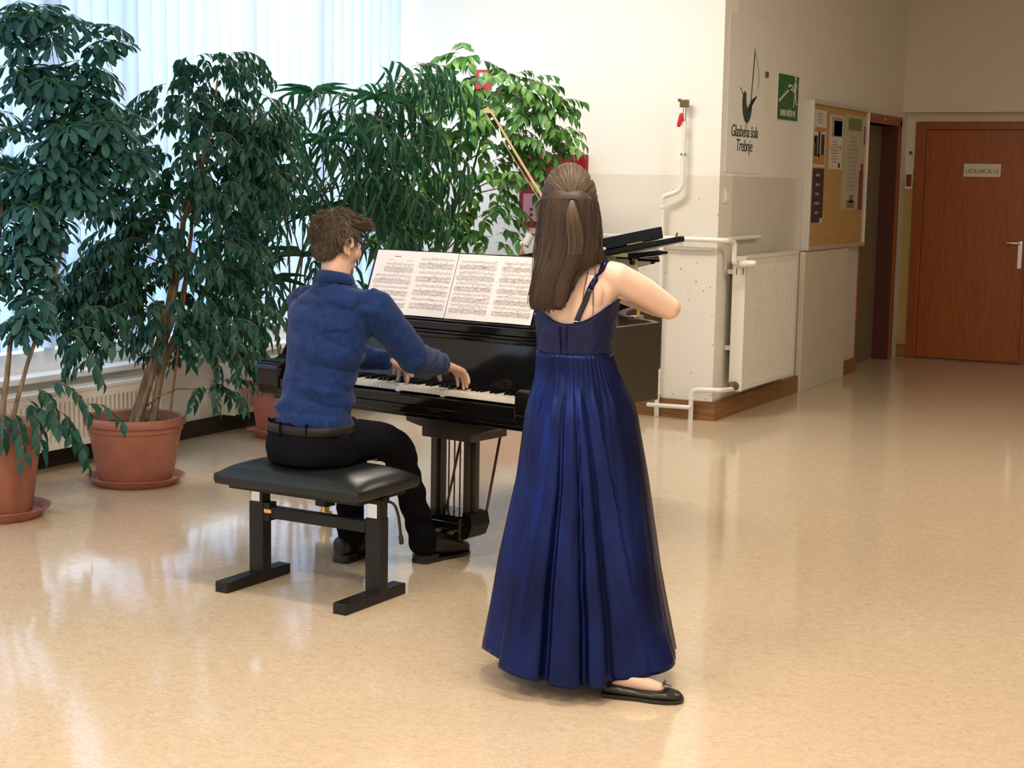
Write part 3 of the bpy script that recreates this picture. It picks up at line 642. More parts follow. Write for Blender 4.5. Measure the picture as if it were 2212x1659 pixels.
# lid: hinged on the left side
LA = math.radians(11.6)
def lidp(x, y, z): return (x*math.cos(LA)-z*math.sin(LA), y, 1.0+x*math.sin(LA)+z*math.cos(LA))
lo_ = outline(.02)
mb = MB(); poly = [(1.555, .93), (1.565, .965), (1.53, .99)]+[(p.x-.03, p.y) for p in lo_ if p.y > 1.10]+[(-.01, 1.7), (-.01, .93)]
mb.prism(poly, 0, .024, f=lidp); pobj('lid', mb, 'lid_black', bevel=.005)
mb = MB(); mb.prism([(-.01, .945), (1.475, .945), (1.36, 1.02), (.9, 1.22), (-.01, 1.34)], .030, .080, f=lidp); pobj('folded_lid_flap', mb, 'lid_black', bevel=.003)
mb = MB()
for x in (.1, .5, .95, 1.3): mb.tube([lidp(x, .935, .028), lidp(x+.08, .935, .028)], .006, 8)
pobj('lid_hinge', mb, 'brass')
# prop assembly
def slope(x): return 1.247+(x-1.19)*.135
mb = MB(); q = [(1.20, slope(1.20)-.004), (1.41, slope(1.41)-.004), (1.435, slope(1.43)-.010), (1.435, slope(1.43)-.022), (1.41, slope(1.41)-.026), (1.27, slope(1.27)-.028), (1.20, slope(1.2)-.02)]
mb.prism(q, .95, .99, f=lambda a, b, c: (a, c, b)); mb.box(1.25, 1.40, .97, .985, 1.222, 1.234); mb.box(1.265, 1.285, .955, .985, 1.205, 1.225); mb.box(1.365, 1.375, .965, .985, 1.212, 1.225); pobj('prop_block', mb, 'piano_black', bevel=.002)
mb = MB(); mb.box(1.18, 1.265, .94, .95, 1.236, 1.256); mb.box(1.25, 1.262, .938, .945, 1.262, 1.276); pobj('prop_bracket', mb, 'brass', bevel=.001)
pr_ = MB()
for q in (-.010, 0, .010): pr_.tube([(1.283+q, .97, 1.23), (1.318+q*.6, .96, .975)], .0028, 8)
pr_.tube([(1.318, .955, .975), (1.316, .955, 1.04)], .009, 8); pobj('prop_stick', pr_, 'brass', smooth='auto')
mb = MB(); mb.box(1.29, 1.325, .92, .99, .975, .99, bev=.003); pobj('prop_foot', mb, 'steel')

# sheet music on the desk: four joined pages
sm = thing('sheet_music', 'four joined pages of printed piano score open on the music desk', 'sheet music', PG(.74, .33, .976), 0)
xs_ = [.300, .540, .758, .985, 1.21]; rnd = random.Random(11)
for k in range(4):
    mb = MB(); x0, x1 = xs_[k], xs_[k+1]-.001; n = 8
    def pp(u, t, off=0):
        bow = .004*math.sin(u*PI)+(.002 if k % 2 else .0)+.003*abs(u-.5)
        p = desk(lerp(x0, x1, u), .035+.965*t, .003+bow+off); return PG(*p)
    vs = []; fs = []
    for j in range(n+1):
        for i in range(n+1): vs.append(pp(i/n, j/n))
    for j in range(n):
        for i in range(n): fs.append((j*(n+1)+i, j*(n+1)+i+1, (j+1)*(n+1)+i+1, (j+1)*(n+1)+i))
    mb.add(vs, fs, 0)
    def ink(u0, u1, t0, t1, sub=1):
        for s_ in range(sub):
            a, b = lerp(u0, u1, s_/sub), lerp(u0, u1, (s_+1)/sub)
            mb.add([pp(a, t0, .0006), pp(b, t0, .0006), pp(b, t1, .0006), pp(a, t1, .0006)], [(0, 1, 2, 3)], 1)
    top = .80 if k == 0 else .90; ns = 4 if k == 0 else (4 if k == 1 else 5)
    if k == 0:
        ink(.45, .60, .90, .913); ink(.30, .44, .845, .85); ink(.75, .9, .845, .85)
    for s_ in range(ns):
        h = (top-.06)/ns; tt = top-h*s_; ul = .28 if (k == 0 and s_ == 0) else .09
        for q, dz in enumerate((0, .38, .62)):
            tb = tt-h*dz
            for ln in range(5): ink(ul, .94, tb-ln*.0068-.0012, tb-ln*.0068, 5)
            u = ul+.03
            dens = .018 if q else .05
            while u < .92:
                yy = tb-rnd.uniform(-.006, .034); ink(u, u+.011, yy-.006, yy+.002)
                if rnd.random() < .6: ink(u+.009, u+.0115, yy, yy+.026*rnd.choice((-1, 1)))
                if rnd.random() < .3: ink(u, u+.05, yy+.018, yy+.022)
                u += dens*rnd.uniform(.8, 1.8)
        for u in (ul, ul+.33, .70, .94): ink(u-.0015, u+.0015, tt-h*.62-.027, tt-h*.38)
        ink(ul-.012, ul-.006, tt-h*.62-.027, tt-h*.38)
    o = obj('page', mb, ['paper', 'ink'], sm, recalc=False)
# small lamp on the piano lid
LX = .70; lp = PG(*lidp(LX, .985, .0805))
t = thing('clip_lamp', 'tiny copper and white spot lamp standing on the piano lid', 'lamp', lp)
mb = MB(); mb.lathe([(0, 0), (.018, .0), (.018, .004), (.012, .01), (.005, .022), (.0, .022)], 0, 0, 20); mb.v = [tuple(Vector(v)+lp) for v in mb.v]; obj('base', mb, 'copper', t, smooth='auto')
mb = MB(); mb.tube([lp+V(0, 0, .015), lp+V(-.002, 0, .05)], .003, 8); obj('stem', mb, 'copper', t)
vr = Vector(_x); 
VR = V(.885, .466, 0)
mb = MB(); mb.ell(lp+V(-.004, 0, .052), (V(1, 0, 0), V(0, 1, 0), V(0, 0, 1)), (.010, .010, .012), 16, 10); obj('joint', mb, 'lamp_white', t, smooth=True)
mb = MB(); mb.tube([lp+VR*.010+V(0, 0, .045), lp+VR*.038+V(0, 0, .10)], [.017, .019], 18); obj('lamp_head', mb, 'lamp_white', t, smooth='auto')
mb = MB(); mb.tube([lp+VR*.037+V(0, 0, .098), lp+VR*.040+V(0, 0, .104)], .021, 18); mb.tube([lp+VR*.009+V(0, 0, .043), lp+VR*.012+V(0, 0, .049)], .019, 18); obj('head_ring', mb, 'copper', t, smooth='auto')

# ------------------------------------------------------------------ piano bench
BA = math.radians(-2.5); BC = V(-3.375, 4.872, 0); bu = V(math.cos(BA), math.sin(BA), 0); bv = V(-math.sin(BA), math.cos(BA), 0)
bn = thing('piano_bench', 'black leather adjustable piano bench on two T shaped metal legs', 'bench', BC, BA, worldmesh=False)
me = bpy.data.meshes.new('seat'); bm = bmesh.new(); N = 24; grid = []
hw, hd = .335, .200
for j in range(N+1):
    row = []
    for i in range(N+1):
        u, v_ = -1+2*i/N, -1+2*j/N
        z = .445+.052*(1-abs(u)**3.2)**.5*(1-abs(v_)**3.2)**.5
        # pressed by the sitter
        dx, dy = (u*hw-(.0)), v_*hd
        z -= .012*math.exp(-((dx+.01)/.17)**2-((dy-.0)/.14)**2)
        row.append(bm.verts.new((u*hw*(1-.012*(v_*v_)), v_*hd*(1-.012*u*u), z)))
    grid.append(row)
for j in range(N):
    for i in range(N): bm.faces.new((grid[j][i], grid[j][i+1], grid[j+1][i+1], grid[j+1][i]))
ring = [grid[0][i] for i in range(N+1)]+[grid[j][N] for j in range(1, N+1)]+[grid[N][i] for i in range(N-1, -1, -1)]+[grid[j][0] for j in range(N-1, 0, -1)]
prev = ring
for dz, sc in ((.435, 1.006), (.42, 1.004), (.408, .992), (.405, .97)):
    cur = [bm.verts.new((v.co.x*sc if True else 0, v.co.y*sc, dz)) for v in ring]
    for i in range(len(ring)): k = (i+1) % len(ring); bm.faces.new((prev[i], cur[i], cur[k], prev[k]))
    prev = cur
bm.faces.new(prev[::-1]); bm.to_mesh(me); bm.free()
obj('seat_cushion', me, 'black_leather', bn, smooth='auto', ang=50)
mb = MB(); mb.box(-.30, .30, -.15, .15, .385, .405); pobj('seat_frame', mb, 'black_metal', bn)
for x in (-.272, .276):
    mb = MB(); mb.box(x-.030, x+.030, -.23, .150, 0, .042, bev=.004); pobj('foot', mb, 'black_metal', bn)
    mb = MB(); mb.box(x-.034, x+.034, -.026, .026, .04, .315, bev=.003); pobj('leg', mb, 'black_metal', bn)
    mb = MB(); mb.box(x-.027, x+.020, -.02, .02, .31, .375); pobj('chrome_post', mb, 'steel', bn)
    mb = MB(); mb.box(x-.034, x+.034, -.03, .03, .370, .392); mb.box(x+.016, x+.03, -.024, .024, .31, .38); pobj('bracket', mb, 'black_metal', bn)
mb = MB(); mb.box(-.245, .235, -.018, .018, .255, .30, bev=.003); mb.box(-.245, -.21, -.022, .022, .245, .315); pobj('crossbar', mb, 'black_metal', bn)
mb = MB(); mb.box(-.235, -.20, -.0235, -.0215, .276, .290); pobj('brass_plate', mb, 'brass', bn)
mb = MB(); mb.tube(arc_path([(.31, -.02, .385), (.365, -.02, .385), (.385, -.02, .34), (.405, -.03, .25)], .03), [.005]*(2+18-6+0) if False else .0055, 8); mb.tube([(.402, -.029, .265), (.406, -.031, .245)], .009, 8, 'round'); pobj('adjusting_lever', mb, 'black_metal', bn, smooth='auto')
mb = MB(); mb.tube([(-.33, .0, .395), (-.295, 0, .30)], .006, 8); pobj('stay_rod', mb, 'black_metal', bn)

#@@PEOPLE@@
# ------------------------------------------------------------------ people
def head_prims(mb, c, R, F, U, sc=1.0, jaw=1.0):
    c = Vector(c); ax = (R, F, U)
    def P(r, f, u): return c+R*r*sc+F*f*sc+U*u*sc
    mb.ell(P(0, -.012, .012), ax, (.074*sc, .092*sc, .096*sc), 32, 20)
    mb.ell(P(0, .022, -.035), ax, (.060*sc, .070*sc, .078*sc), 24, 16)
    mb.ell(P(0, .040, -.078), ax, (.046*sc*jaw, .048*sc, .040*sc), 20, 12)
    mb.ell(P(0, .078, -.100), ax, (.020*sc*jaw, .015*sc, .015*sc), 14, 10)
    for s in (-1, 1):
        mb.ell(P(s*.040, .058, -.035), ax, (.022*sc, .026*sc, .030*sc), 14, 10)
        mb.tube([P(s*.012, .088, .012), P(s*.038, .078, .014)], [.008*sc, .006*sc], 8, 'round')
        # ear: C-shaped rim, bowl and lobe
        e = []
        for k in range(9):
            a = math.radians(-75+k*32); e.append(P(s*(.074+.010*math.sin(max(0, a)*.6)), -.006-.016*math.cos(a)*.9-(.004), -.018+.028*math.sin(a)*1.05))
        mb.tube(e, .0055*sc, 8, 'round'); mb.ell(P(s*.072, -.004, -.020), ax, (.006*sc, .014*sc, .024*sc), 12, 8); mb.ell(P(s*.072, .002, -.047), ax, (.006*sc, .008*sc, .010*sc), 10, 8)
    mb.tube([P(0, .090, .004), P(0, .102, -.018), P(0, .108, -.034)], [.008*sc, .010*sc, .013*sc], 10, 'round')
    for s in (-1, 1): mb.ell(P(s*.012, .097, -.038), ax, (.008*sc, .009*sc, .007*sc), 8, 6)
    mb.tube([P(-.022, .081, -.066), P(-.008, .089, -.063), P(.008, .089, -.063), P(.022, .081, -.066)], [.004*sc, .007*sc, .007*sc, .004*sc], 8, 'round')
    mb.tube([P(-.018, .081, -.074), P(0, .088, -.076), P(.018, .081, -.074)], [.004*sc, .008*sc, .004*sc], 8, 'round')
def eyes(par, c, R, F, U, sc=1.0):
    for s in (-1, 1):
        mb = MB(); p = Vector(c)+R*s*.030*sc+F*.0735*sc+U*.002*sc
        mb.ell(p, (R, F, U), (.0115*sc,)*3, 16, 10, 0); mb.ell(p+F*.0085*sc, (R, F, U), (.0052*sc, .004*sc, .0052*sc), 12, 8, 1); obj('eye', mb, ['eye_white', 'iris'], par, smooth=True)
def hand_prims(mb, w, d, n, s, curls, thumb=(25, 35, 30), spread=3., sc=1.0, L=.078):
    """w wrist, d towards fingers, n towards palm side (down), s towards thumb side"""
    w, d, n, s = Vector(w), Vector(d).normalized(), Vector(n).normalized(), Vector(s).normalized()
    mb.loft([(w-d*.03*sc, s*.026*sc, n*.019*sc), (w, s*.027*sc, n*.018*sc), (w+d*.028*sc, s*.034*sc, n*.017*sc), (w+d*.06*sc, s*.040*sc, n*.014*sc), (w+d*L*sc, s*.040*sc, n*.0115*sc), (w+d*(L+.010)*sc, s*.036*sc, n*.008*sc)], 20, True, ex=2.5)
    lens = [(.040, .024, .020), (.044, .028, .021), (.040, .026, .021), (.032, .020, .018)]
    for k in range(4):
        off = (.030-.020*k)*sc; base = w+d*(L-(.004, 0, .003, .010)[k])*sc+s*off; dirv = rotv(d, n, 0)
        dirv = (d+s*math.tan(math.radians(spread*(1.5-k)))).normalized()
        axis = s; pts = [base-dirv*.012*sc, base]; p = base; a = curls[k]; cur = dirv; r = (.0092, .0095, .009, .0078)[k]*sc; rad = [r*1.08, r*1.1]
        for j in range(3):
            q = Quaternion(axis, math.radians(a[j])); t1 = q @ cur
            if t1.dot(n) < cur.dot(n): t1 = Quaternion(axis, -math.radians(a[j])) @ cur
            cur = t1; mid = p+cur*lens[k][j]*sc*.5; p = p+cur*lens[k][j]*sc; pts += [mid, p]; rad += [r*(.98, .92, .86)[j], r*(1.0, .93, .74)[j]]
        mb.tube(pts, rad, 10, 'round')
    base = w+d*.018*sc+s*.024*sc+n*.006*sc; c1 = (d*math.cos(math.radians(thumb[0]+20))+s*math.sin(math.radians(thumb[0]+20))+n*.35).normalized()
    p1 = base+c1*.040*sc; c2 = (c1+d*.5+n*.25).normalized(); p2 = p1+c2*.030*sc; c3 = (c2+d*.25+n*.15).normalized(); p3 = p2+c3*.024*sc
    mb.tube([base-c1*.012, base, (base+p1)/2, p1, p2, p3], [.014*sc, .0155*sc, .0135*sc, .0115*sc, .0105*sc, .0085*sc], 10, 'round')
    return p3
def shoe(par, heel, d, L, W, H, m, name='shoe', heelh=.02, soft=False):
    """heel: floor point under the back of the heel; d toe direction"""
    heel, d = Vector(heel), Vector(d).normalized(); s = V(d.y, -d.x, 0); mb = MB()
    pr = [(0.0, .0), (.01, .55), (.06, .80), (.25, .82), (.45, .80), (.65, 1.0), (.80, .98), (.92, .75), (.98, .42), (1.0, .05)]
    hh = [(0, .8), (.01, .86), (.06, .95), (.25, 1.0), (.45, .92), (.65, .68), (.80, .55), (.92, .44), (.98, .32), (1, .2)] if not soft else [(0, .75), (.01, .82), (.06, .8), (.25, .62), (.45, .52), (.65, .55), (.80, .60), (.92, .50), (.98, .36), (1, .2)]
    rings = []
    for (t, wv), (_, hv) in zip(pr, hh):
        z1 = H*hv; zb = heelh if t < .3 else lerp(heelh, .008, min(1, (t-.3)/.25)); zc = (zb+z1)/2
        rings.append((heel+d*L*t+V(0, 0, zc), s*(W/2*wv+.001), V(0, 0, (z1-zb)/2)))
    mb.loft(rings, 20, True, ex=2.6); o = obj(name, union(mb, .004, 4), m, par, smooth=True, recalc=False)
    sb = MB(); poly = []
    for t, wv in pr: poly.append((t, wv*1.05+.02))
    up = [(heel+d*L*(t*1.01-.005)+s*W/2*wv) for t, wv in poly]+[(heel+d*L*(t*1.01-.005)-s*W/2*wv) for t, wv in poly[::-1]]
    n = len(up); vs = [p+V(0, 0, heelh*.55 if False else .004) for p in up]+[p+V(0, 0, .014) for p in up]
    sb.add(vs, [tuple(range(n))[::-1], tuple(range(n, 2*n))]+[(i, (i+1) % n, n+(i+1) % n, n+i) for i in range(n)])
    if heelh > .012:
        q = [heel+d*L*t+s*W/2*wv*1.02 for t, wv in ((.0, .4), (.05, .8), (.28, .8))]+[heel+d*L*t-s*W/2*wv*1.02 for t, wv in ((.28, .8), (.05, .8), (.0, .4))]
        sb.add([p+V(0, 0, 0) for p in q]+[p+V(0, 0, heelh+.006) for p in q], [tuple(range(6))[::-1], tuple(range(6, 12))]+[(i, (i+1) % 6, 6+(i+1) % 6, 6+i) for i in range(6)])
    obj('sole', sb, 'ebony', o)
    return o
def strand_mesh(paths, r0, r1=None, seg=3):
    mb = MB()
    for p in paths:
        n = len(p)
        if n < 2: continue
        rr = [lerp(r0, (r1 if r1 is not None else r0*.3), (i/(n-1))**2) for i in range(n)]
        mb.tube(p, rr, seg, False)
    return mb
def displace(me, fn):
    ns = [v.normal.copy() for v in me.vertices]
    for v, n_ in zip(me.vertices, ns): v.co = v.co+n_*fn(v.co, n_)
    me.update()

# ---------------- pianist
H1 = PG(.842, -.412, 1.318)           # head centre
pp_ = thing('person', 'young man in a blue shirt seated on the bench playing the piano', 'person', PG(.85, -.52, .0))
Rr, Ff, Uu = PU.copy(), PW.copy(), V(0, 0, 1)
hF = (Ff*math.cos(math.radians(6))+Rr*math.sin(math.radians(6))); hR = (Rr*math.cos(math.radians(6))-Ff*math.sin(math.radians(6)))
hU = rotv(Uu, hR, -10); hF2 = rotv(hF, hR, -10)
body = MB()
head_prims(body, H1, hR, hF2, hU, 1.03)
body.tube([PG(.853, -.445, 1.12), PG(.853, -.432, 1.20), PG(.848, -.420, 1.27)], [.062, .056, .054], 16, 'round')
sR, sL = PG(1.035, -.42, 1.085), PG(.675, -.42, 1.085)
eR, eL = PG(1.105, -.27, .885), PG(.60, -.25, .87)
wR, wL = PG(1.030, -.015, .835), PG(.752, -.02, .826)
body.loft([(PG(.85, -.56, .55), Rr*.12, Ff*.08), (PG(.85, -.53, .7), Rr*.12, Ff*.08), (PG(.855, -.48, .95), Rr*.13, Ff*.085), (PG(.857, -.445, 1.08), Rr*.13, Ff*.07), (PG(.855, -.43, 1.14), Rr*.06, Ff*.05)], 20)
for a, b, c in ((sR, eR, wR), (sL, eL, wL)):
    body.tube([a, b], [.042, .036], 12, 'round'); body.tube([b, (b+c)/2, c], [.036, .034, .025], 12, 'round')
cR = [(18, 38, 22), (20, 40, 24), (22, 42, 26), (24, 42, 26)]
dR = (PG(1.065, .075, .80)-wR).normalized(); hand_prims(body, wR, dR, V(0, 0, -1)-dR*dR.dot(V(0, 0, -1)), -Rr, [(25, 38, 22), (28, 42, 22), (28, 44, 24), (26, 44, 26)], (30, 30, 30), 5, .98)
dL = (PG(.742, .08, .80)-wL).normalized(); hand_prims(body, wL, dL, V(0, 0, -1)-dL*dL.dot(V(0, 0, -1)), Rr, [(34, 38, 18), (20, 40, 24), (30, 40, 22), (18, 34, 24)], (25, 30, 30), 6, .98)
body.tube([PG(.92, -.5, .55), PG(.93, -.155, .49), PG(.87, .08, .12)], [.05, .04, .03], 12, 'round'); body.tube([PG(.77, -.5, .55), PG(.675, -.14, .49), PG(.638, -.12, .12)], [.05, .04, .03], 12, 'round')
bme = union(body, .0038, 3, .5)
# flesh of the body as one continuous mesh
obj('body', bme, 'skin', pp_, smooth=True, recalc=False)
eyes(pp_, H1, hR, hF2, hU, 1.03)
# shirt
sh = MB()
tb = [(.60, .168, .118, .85, -.565), (.66, .160, .112, .85, -.555), (.76, .155, .112, .851, -.53), (.86, .160, .116, .853, -.50), (.95, .172, .120, .855, -.475), (1.03, .184, .118, .857, -.455), (1.085, .185, .102, .857, -.44), (1.12, .15, .085, .857, -.435), (1.15, .10, .070, .856, -.433), (1.175, .070, .060, .855, -.434)]
sh.loft([(PG(cx, cy, z), Rr*a, Ff*b) for z, a, b, cx, cy in tb], 36, True, ex=2.25)
for a, b, c, sg in ((sR, eR, wR, 1), (sL, eL, wL, -1)):
    c2 = b+(c-b)*.93
    sh.tube([a-Rr*sg*.03+V(0, 0, .005), a, (a+b)/2, b, (b+c)/2, c2], [.064, .069, .068, .064, .056, .044], 18, 'round')
sme = union(sh, .008, 9, .6)
def shirt_wr(co, n_):
    l = co-PO; x, y, z = l.dot(PU), l.dot(PW), co.z
    f = .0
    arm = x > 1.02 or (x < .66) or y > -.36
    if arm:
        f += .0075*math.sin(60*(x*.3+z*1.0-y*.5)+6*noise.noise(co*9))*(.5+.5*noise.noise(co*5+V(3, 1, 2)))
    else:
        fold = noise.noise(V(x*2.2+.8*z, y*2, z*13+x*3.0)); f += .021*max(0, fold)**.9 if fold > 0 else -.007
        f += .010*math.sin(z*60+x*11+4*noise.noise(co*6))*max(0, 1-abs(z-.71)/.13)
        f += .004*noise.noise(co*18)
        # yoke seam creases below the collar
        f += .006*math.sin(z*95+x*4)*max(0, 1-abs(z-1.10)/.035)
    return f
displace(sme, shirt_wr)
shirt = obj('shirt', sme, 'shirt_blue', pp_, smooth=True, recalc=False)
col = MB(); seg = 36; vs = []
for (dz, ra, rb, tilt) in ((-.045, .080, .074, .0), (.0, .071, .065, .01), (.026, .066, .061, .014), (.030, .069, .064, .014), (.010, .075, .070, .012), (-.012, .082, .076, .006)):
    for k in range(seg):
        a = 2*PI*k/seg; y = math.sin(a); vs.append(PG(.854+ra*math.cos(a), -.434+rb*y, 1.168+dz-.012*y*1.2))
fs = [(i*seg+k, i*seg+(k+1) % seg, (i+1)*seg+(k+1) % seg, (i+1)*seg+k) for i in range(5) for k in range(seg)]
col.add(vs, fs); obj('collar', col, 'shirt_blue', shirt, smooth=True, solid=.003)
for a, b in ((eR, wR), (eL, wL)):
    dd = (b-a).normalized(); cf = MB(); cf.tube([a+(b-a)*.86, a+(b-a)*.96, a+(b-a)*1.0], [.043, .040, .038], 20, False); obj('cuff', cf, 'shirt_blue', shirt, smooth=True, solid=.003)
# trousers, belt
tr = MB()
tr.loft([(PG(.85, -.53, .482), Rr*.12, Ff*.10), (PG(.85, -.545, .50), Rr*.168, Ff*.15), (PG(.85, -.553, .54), Rr*.180, Ff*.155), (PG(.85, -.558, .59), Rr*.174, Ff*.138), (PG(.85, -.558, .625), Rr*.165, Ff*.122), (PG(.85, -.555, .655), Rr*.158, Ff*.112)], 36, True, ex=2.3)
tr.tube([PG(.925, -.55, .565), PG(.93, -.37, .56), PG(.932, -.24, .54), PG(.930, -.155, .495)], [.090, .086, .076, .070], 20, 'round')
tr.tube([PG(.930, -.15, .485), PG(.910, -.065, .34), PG(.893, .01, .20), PG(.880, .065, .085)], [.066, .058, .056, .060], 20, 'round')
tr.tube([PG(.775, -.55, .565), PG(.73, -.35, .56), PG(.69, -.20, .545), PG(.675, -.14, .50)], [.088, .084, .074, .068], 20, 'round')
tr.tube([PG(.675, -.14, .49), PG(.66, -.125, .34), PG(.645, -.12, .20), PG(.638, -.11, .10)], [.066, .058, .056, .058], 20, 'round')
tme = union(tr, .008, 6, .6)
displace(tme, lambda co, n_: .005*noise.noise(V(co.x*9, co.y*9, co.z*22))+.003*math.sin(co.z*70+co.x*20)*(1 if co.z < .45 else .3))
for v in tme.vertices:
    l = v.co-PO
    if v.co.z < .493 and l.dot(PW) < -.30: v.co.z = .493
obj('trousers', tme, 'trousers_black', pp_, smooth=True, recalc=False)
mb = MB(); vs = []; seg = 40
for z, g in ((.612, .0), (.614, .005), (.644, .004), (.646, .0)):
    for k in range(seg):
        a = 2*PI*k/seg; ca, sa = math.cos(a), math.sin(a); e = 2/2.3
        vs.append(PG(.85+(.170+g)*math.copysign(abs(ca)**e, ca), -.558+(.127+g)*math.copysign(abs(sa)**e, sa), z))
mb.add(vs, [(i*seg+k, i*seg+(k+1) % seg, (i+1)*seg+(k+1) % seg, (i+1)*seg+k) for i in range(3) for k in range(seg)]); obj('belt', mb, 'belt', pp_, smooth=True)
for a in (-100, -60, -140):
    mb = MB(); an = math.radians(a); mb.tube([PG(.85+.178*math.cos(an), -.558+.134*math.sin(an), .60), PG(.85+.176*math.cos(an), -.558+.133*math.sin(an), .658)], .005, 6); obj('belt_loop', mb, 'trousers_black', pp_)
shoe(pp_, PG(.872, .035, 0), PW+PU*.06, .30, .104, .125, 'shoe_leather', heelh=.028)
shoe(pp_, PG(.630, -.175, 0), PW-PU*.08, .29, .098, .110, 'shoe_leather', heelh=.028)
# short hair
hb = MB(); ax = (hR, hF2, hU)
hb.ell(H1-hF2*.014+hU*.018, ax, (.083, .099, .098), 32, 20)
hb.ell(H1+hF2*.042+hU*.062, ax, (.062, .062, .046), 24, 14)
hb.ell(H1-hF2*.048-hU*.035, ax, (.062, .048, .060), 24, 14)
hb.tube([H1+hF2*.070+hU*.075-hR*.03, H1+hF2*.092+hU*.078+hR*.01, H1+hF2*.092+hU*.066+hR*.045], [.026, .024, .016], 12, 'round')
hme = union(hb, .006, 4, .5)
# trim hair around face, ears and nape
bm = bmesh.new(); bm.from_mesh(hme)
def hl(co):
    l = co-H1; return l.dot(hR), l.dot(hF2), l.dot(hU)
kill = []
for v in bm.verts:
    r_, f_, u_ = hl(v.co)
    lim = -.097+.064*max(0, (f_+.07)/.07) if f_ < 0 else (-.033+.9*f_)
    lim = min(lim, .055)
    if u_ < lim: kill.append(v)
bmesh.ops.delete(bm, geom=kill, context='VERTS'); bm.to_mesh(hme); bm.free()
displace(hme, lambda co, n_: .004*noise.noise(co*55)+.003*noise.noise(co*110))
hair = obj('hair', hme, 'hair_short', pp_, smooth=True, recalc=False)
rnd = random.Random(7); paths = []
vv = [(v.co.copy(), v.normal.copy()) for v in hme.vertices]
crown = H1-hF2*.05+hU*.11
for k in range(3400):
    co, n_ = rnd.choice(vv); r_, f_, u_ = hl(co)
    t_ = (co-crown); t_ = (t_-n_*t_.dot(n_)); 
    if t_.length < 1e-4: continue
    t_.normalize()
    if f_ > -.02 and u_ > .05: t_ = (hF2*1.0+hR*.35+hU*.1); t_ = (t_-n_*t_.dot(n_)*.9).normalized()
    L = .016+.012*max(0, u_/.1)+(.006 if f_ > .05 else 0)
    L *= (.2 if u_ < -.01 else 1)
    if u_ < -.055 and rnd.random() < .5: continue
    q = t_+V(rnd.uniform(-.3, .3), rnd.uniform(-.3, .3), rnd.uniform(-.3, .3)); q.normalize()
    paths.append([co-n_*.002, co+n_*.004+q*L*.4, co+n_*(.006 if u_ > 0 else .003)+q*L*.8, co+n_*.006+q*L*1.05+V(0, 0, -.002)])
obj('hair_strands', strand_mesh(paths, .0011, .0003), 'hair_short', hair, recalc=False)
# glasses
g = MB()
def HP(r, f, u): return H1+hR*r+hF2*f+hU*u
for s in (-1, 1):
    pts = [HP(s*.033+.024*math.cos(a)*s, .103, .000+.019*math.sin(a)) for a in np.linspace(0, 2*PI, 17)]
    g.tube(pts, .0015, 6, False); g.tube([HP(s*.058, .102, .004), HP(s*.074, .096, .006), HP(s*.080, .02, .004), HP(s*.079, -.012, .0)], .0018, 6)
g.tube([HP(-.010, .104, .004), HP(0, .108, .007), HP(.010, .104, .004)], .0015, 6)
gl = obj('glasses', g, 'black_plastic', pp_)
lm = MB()
for s in (-1, 1): lm.tube([HP(s*.033, .1025, 0), HP(s*.033, .1035, 0)], [.021, .021], 20)
obj('lens', lm, 'glass', gl)

# ---------------- violinist
FA = math.radians(5.2)
WF = V(-math.sin(FA), math.cos(FA), 0); WRt = V(math.cos(FA), math.sin(FA), 0); WT = V(-2.078, 4.372, 0)
def WP(a, b, z): return WT+WRt*a+WF*b+V(0, 0, z)
wm = thing('person', 'young woman with long brown hair in a long blue satin dress playing violin', 'person', WT)
HC = WP(-.045, .052, 1.484)
tf = V(0, 0, 1)
wU = (V(0, 0, 1)-WRt*.06).normalized(); wR_ = (WRt+V(0, 0, 1)*.06).normalized(); wF_ = wU.cross(wR_)
wR_ = rotv(wR_, wU, 14); wF_ = rotv(WF, wU, 14)
wF_ = (wF_-wU*wF_.dot(wU)).normalized(); wR_ = wF_.cross(wU)
wb = MB(); head_prims(wb, HC, wR_, wF_, wU, .97, .9)
wb.tube([WP(-.012, .01, 1.28), WP(-.02, .022, 1.34), WP(-.035, .035, 1.40), WP(-.042, .045, 1.44)], [.056, .047, .045, .045], 16, 'round')
torso = [(.80, .105, .078, .0, .015), (.95, .104, .076, 0, .01), (1.03, .104, .076, 0, .0), (1.10, .114, .084, 0, 0), (1.17, .124, .086, 0, .002), (1.23, .130, .078, 0, .008), (1.265, .125, .066, 0, .014), (1.29, .098, .054, -.003, .014), (1.31, .062, .046, -.008, .014)]
wb.loft([(WP(cx, cy, z), WRt*a, WF*b) for z, a, b, cx, cy in torso], 36, True, ex=2.2)
# shoulder blades
for s in (-1, 1): wb.ell(WP(s*.065, -.052, 1.225), (rotv(WRt, WF, s*12), WF, V(0, 0, 1)), (.042, .020, .055), 16, 10)
SR, SL = WP(.122, .020, 1.268), WP(-.118, .035, 1.268)
ER, EL = WP(.262, .115, 1.175), WP(-.155, .25, 1.10)
WR2, WL2 = WP(.055, .275, 1.192), WP(-.165, .47, 1.265)
wb.tube([WP(.085, .015, 1.275), SR, (SR+ER)/2+V(0, 0, .006), ER], [.046, .047, .044, .035], 18, 'round')
wb.tube([ER, ER+(WR2-ER)*.3, WR2], [.035, .035, .023], 14, 'round')
wb.tube([WP(-.085, .018, 1.275), SL, EL], [.044, .046, .035], 18, 'round'); wb.tube([EL, EL+(WL2-EL)*.3, WL2], [.034, .034, .023], 14, 'round')
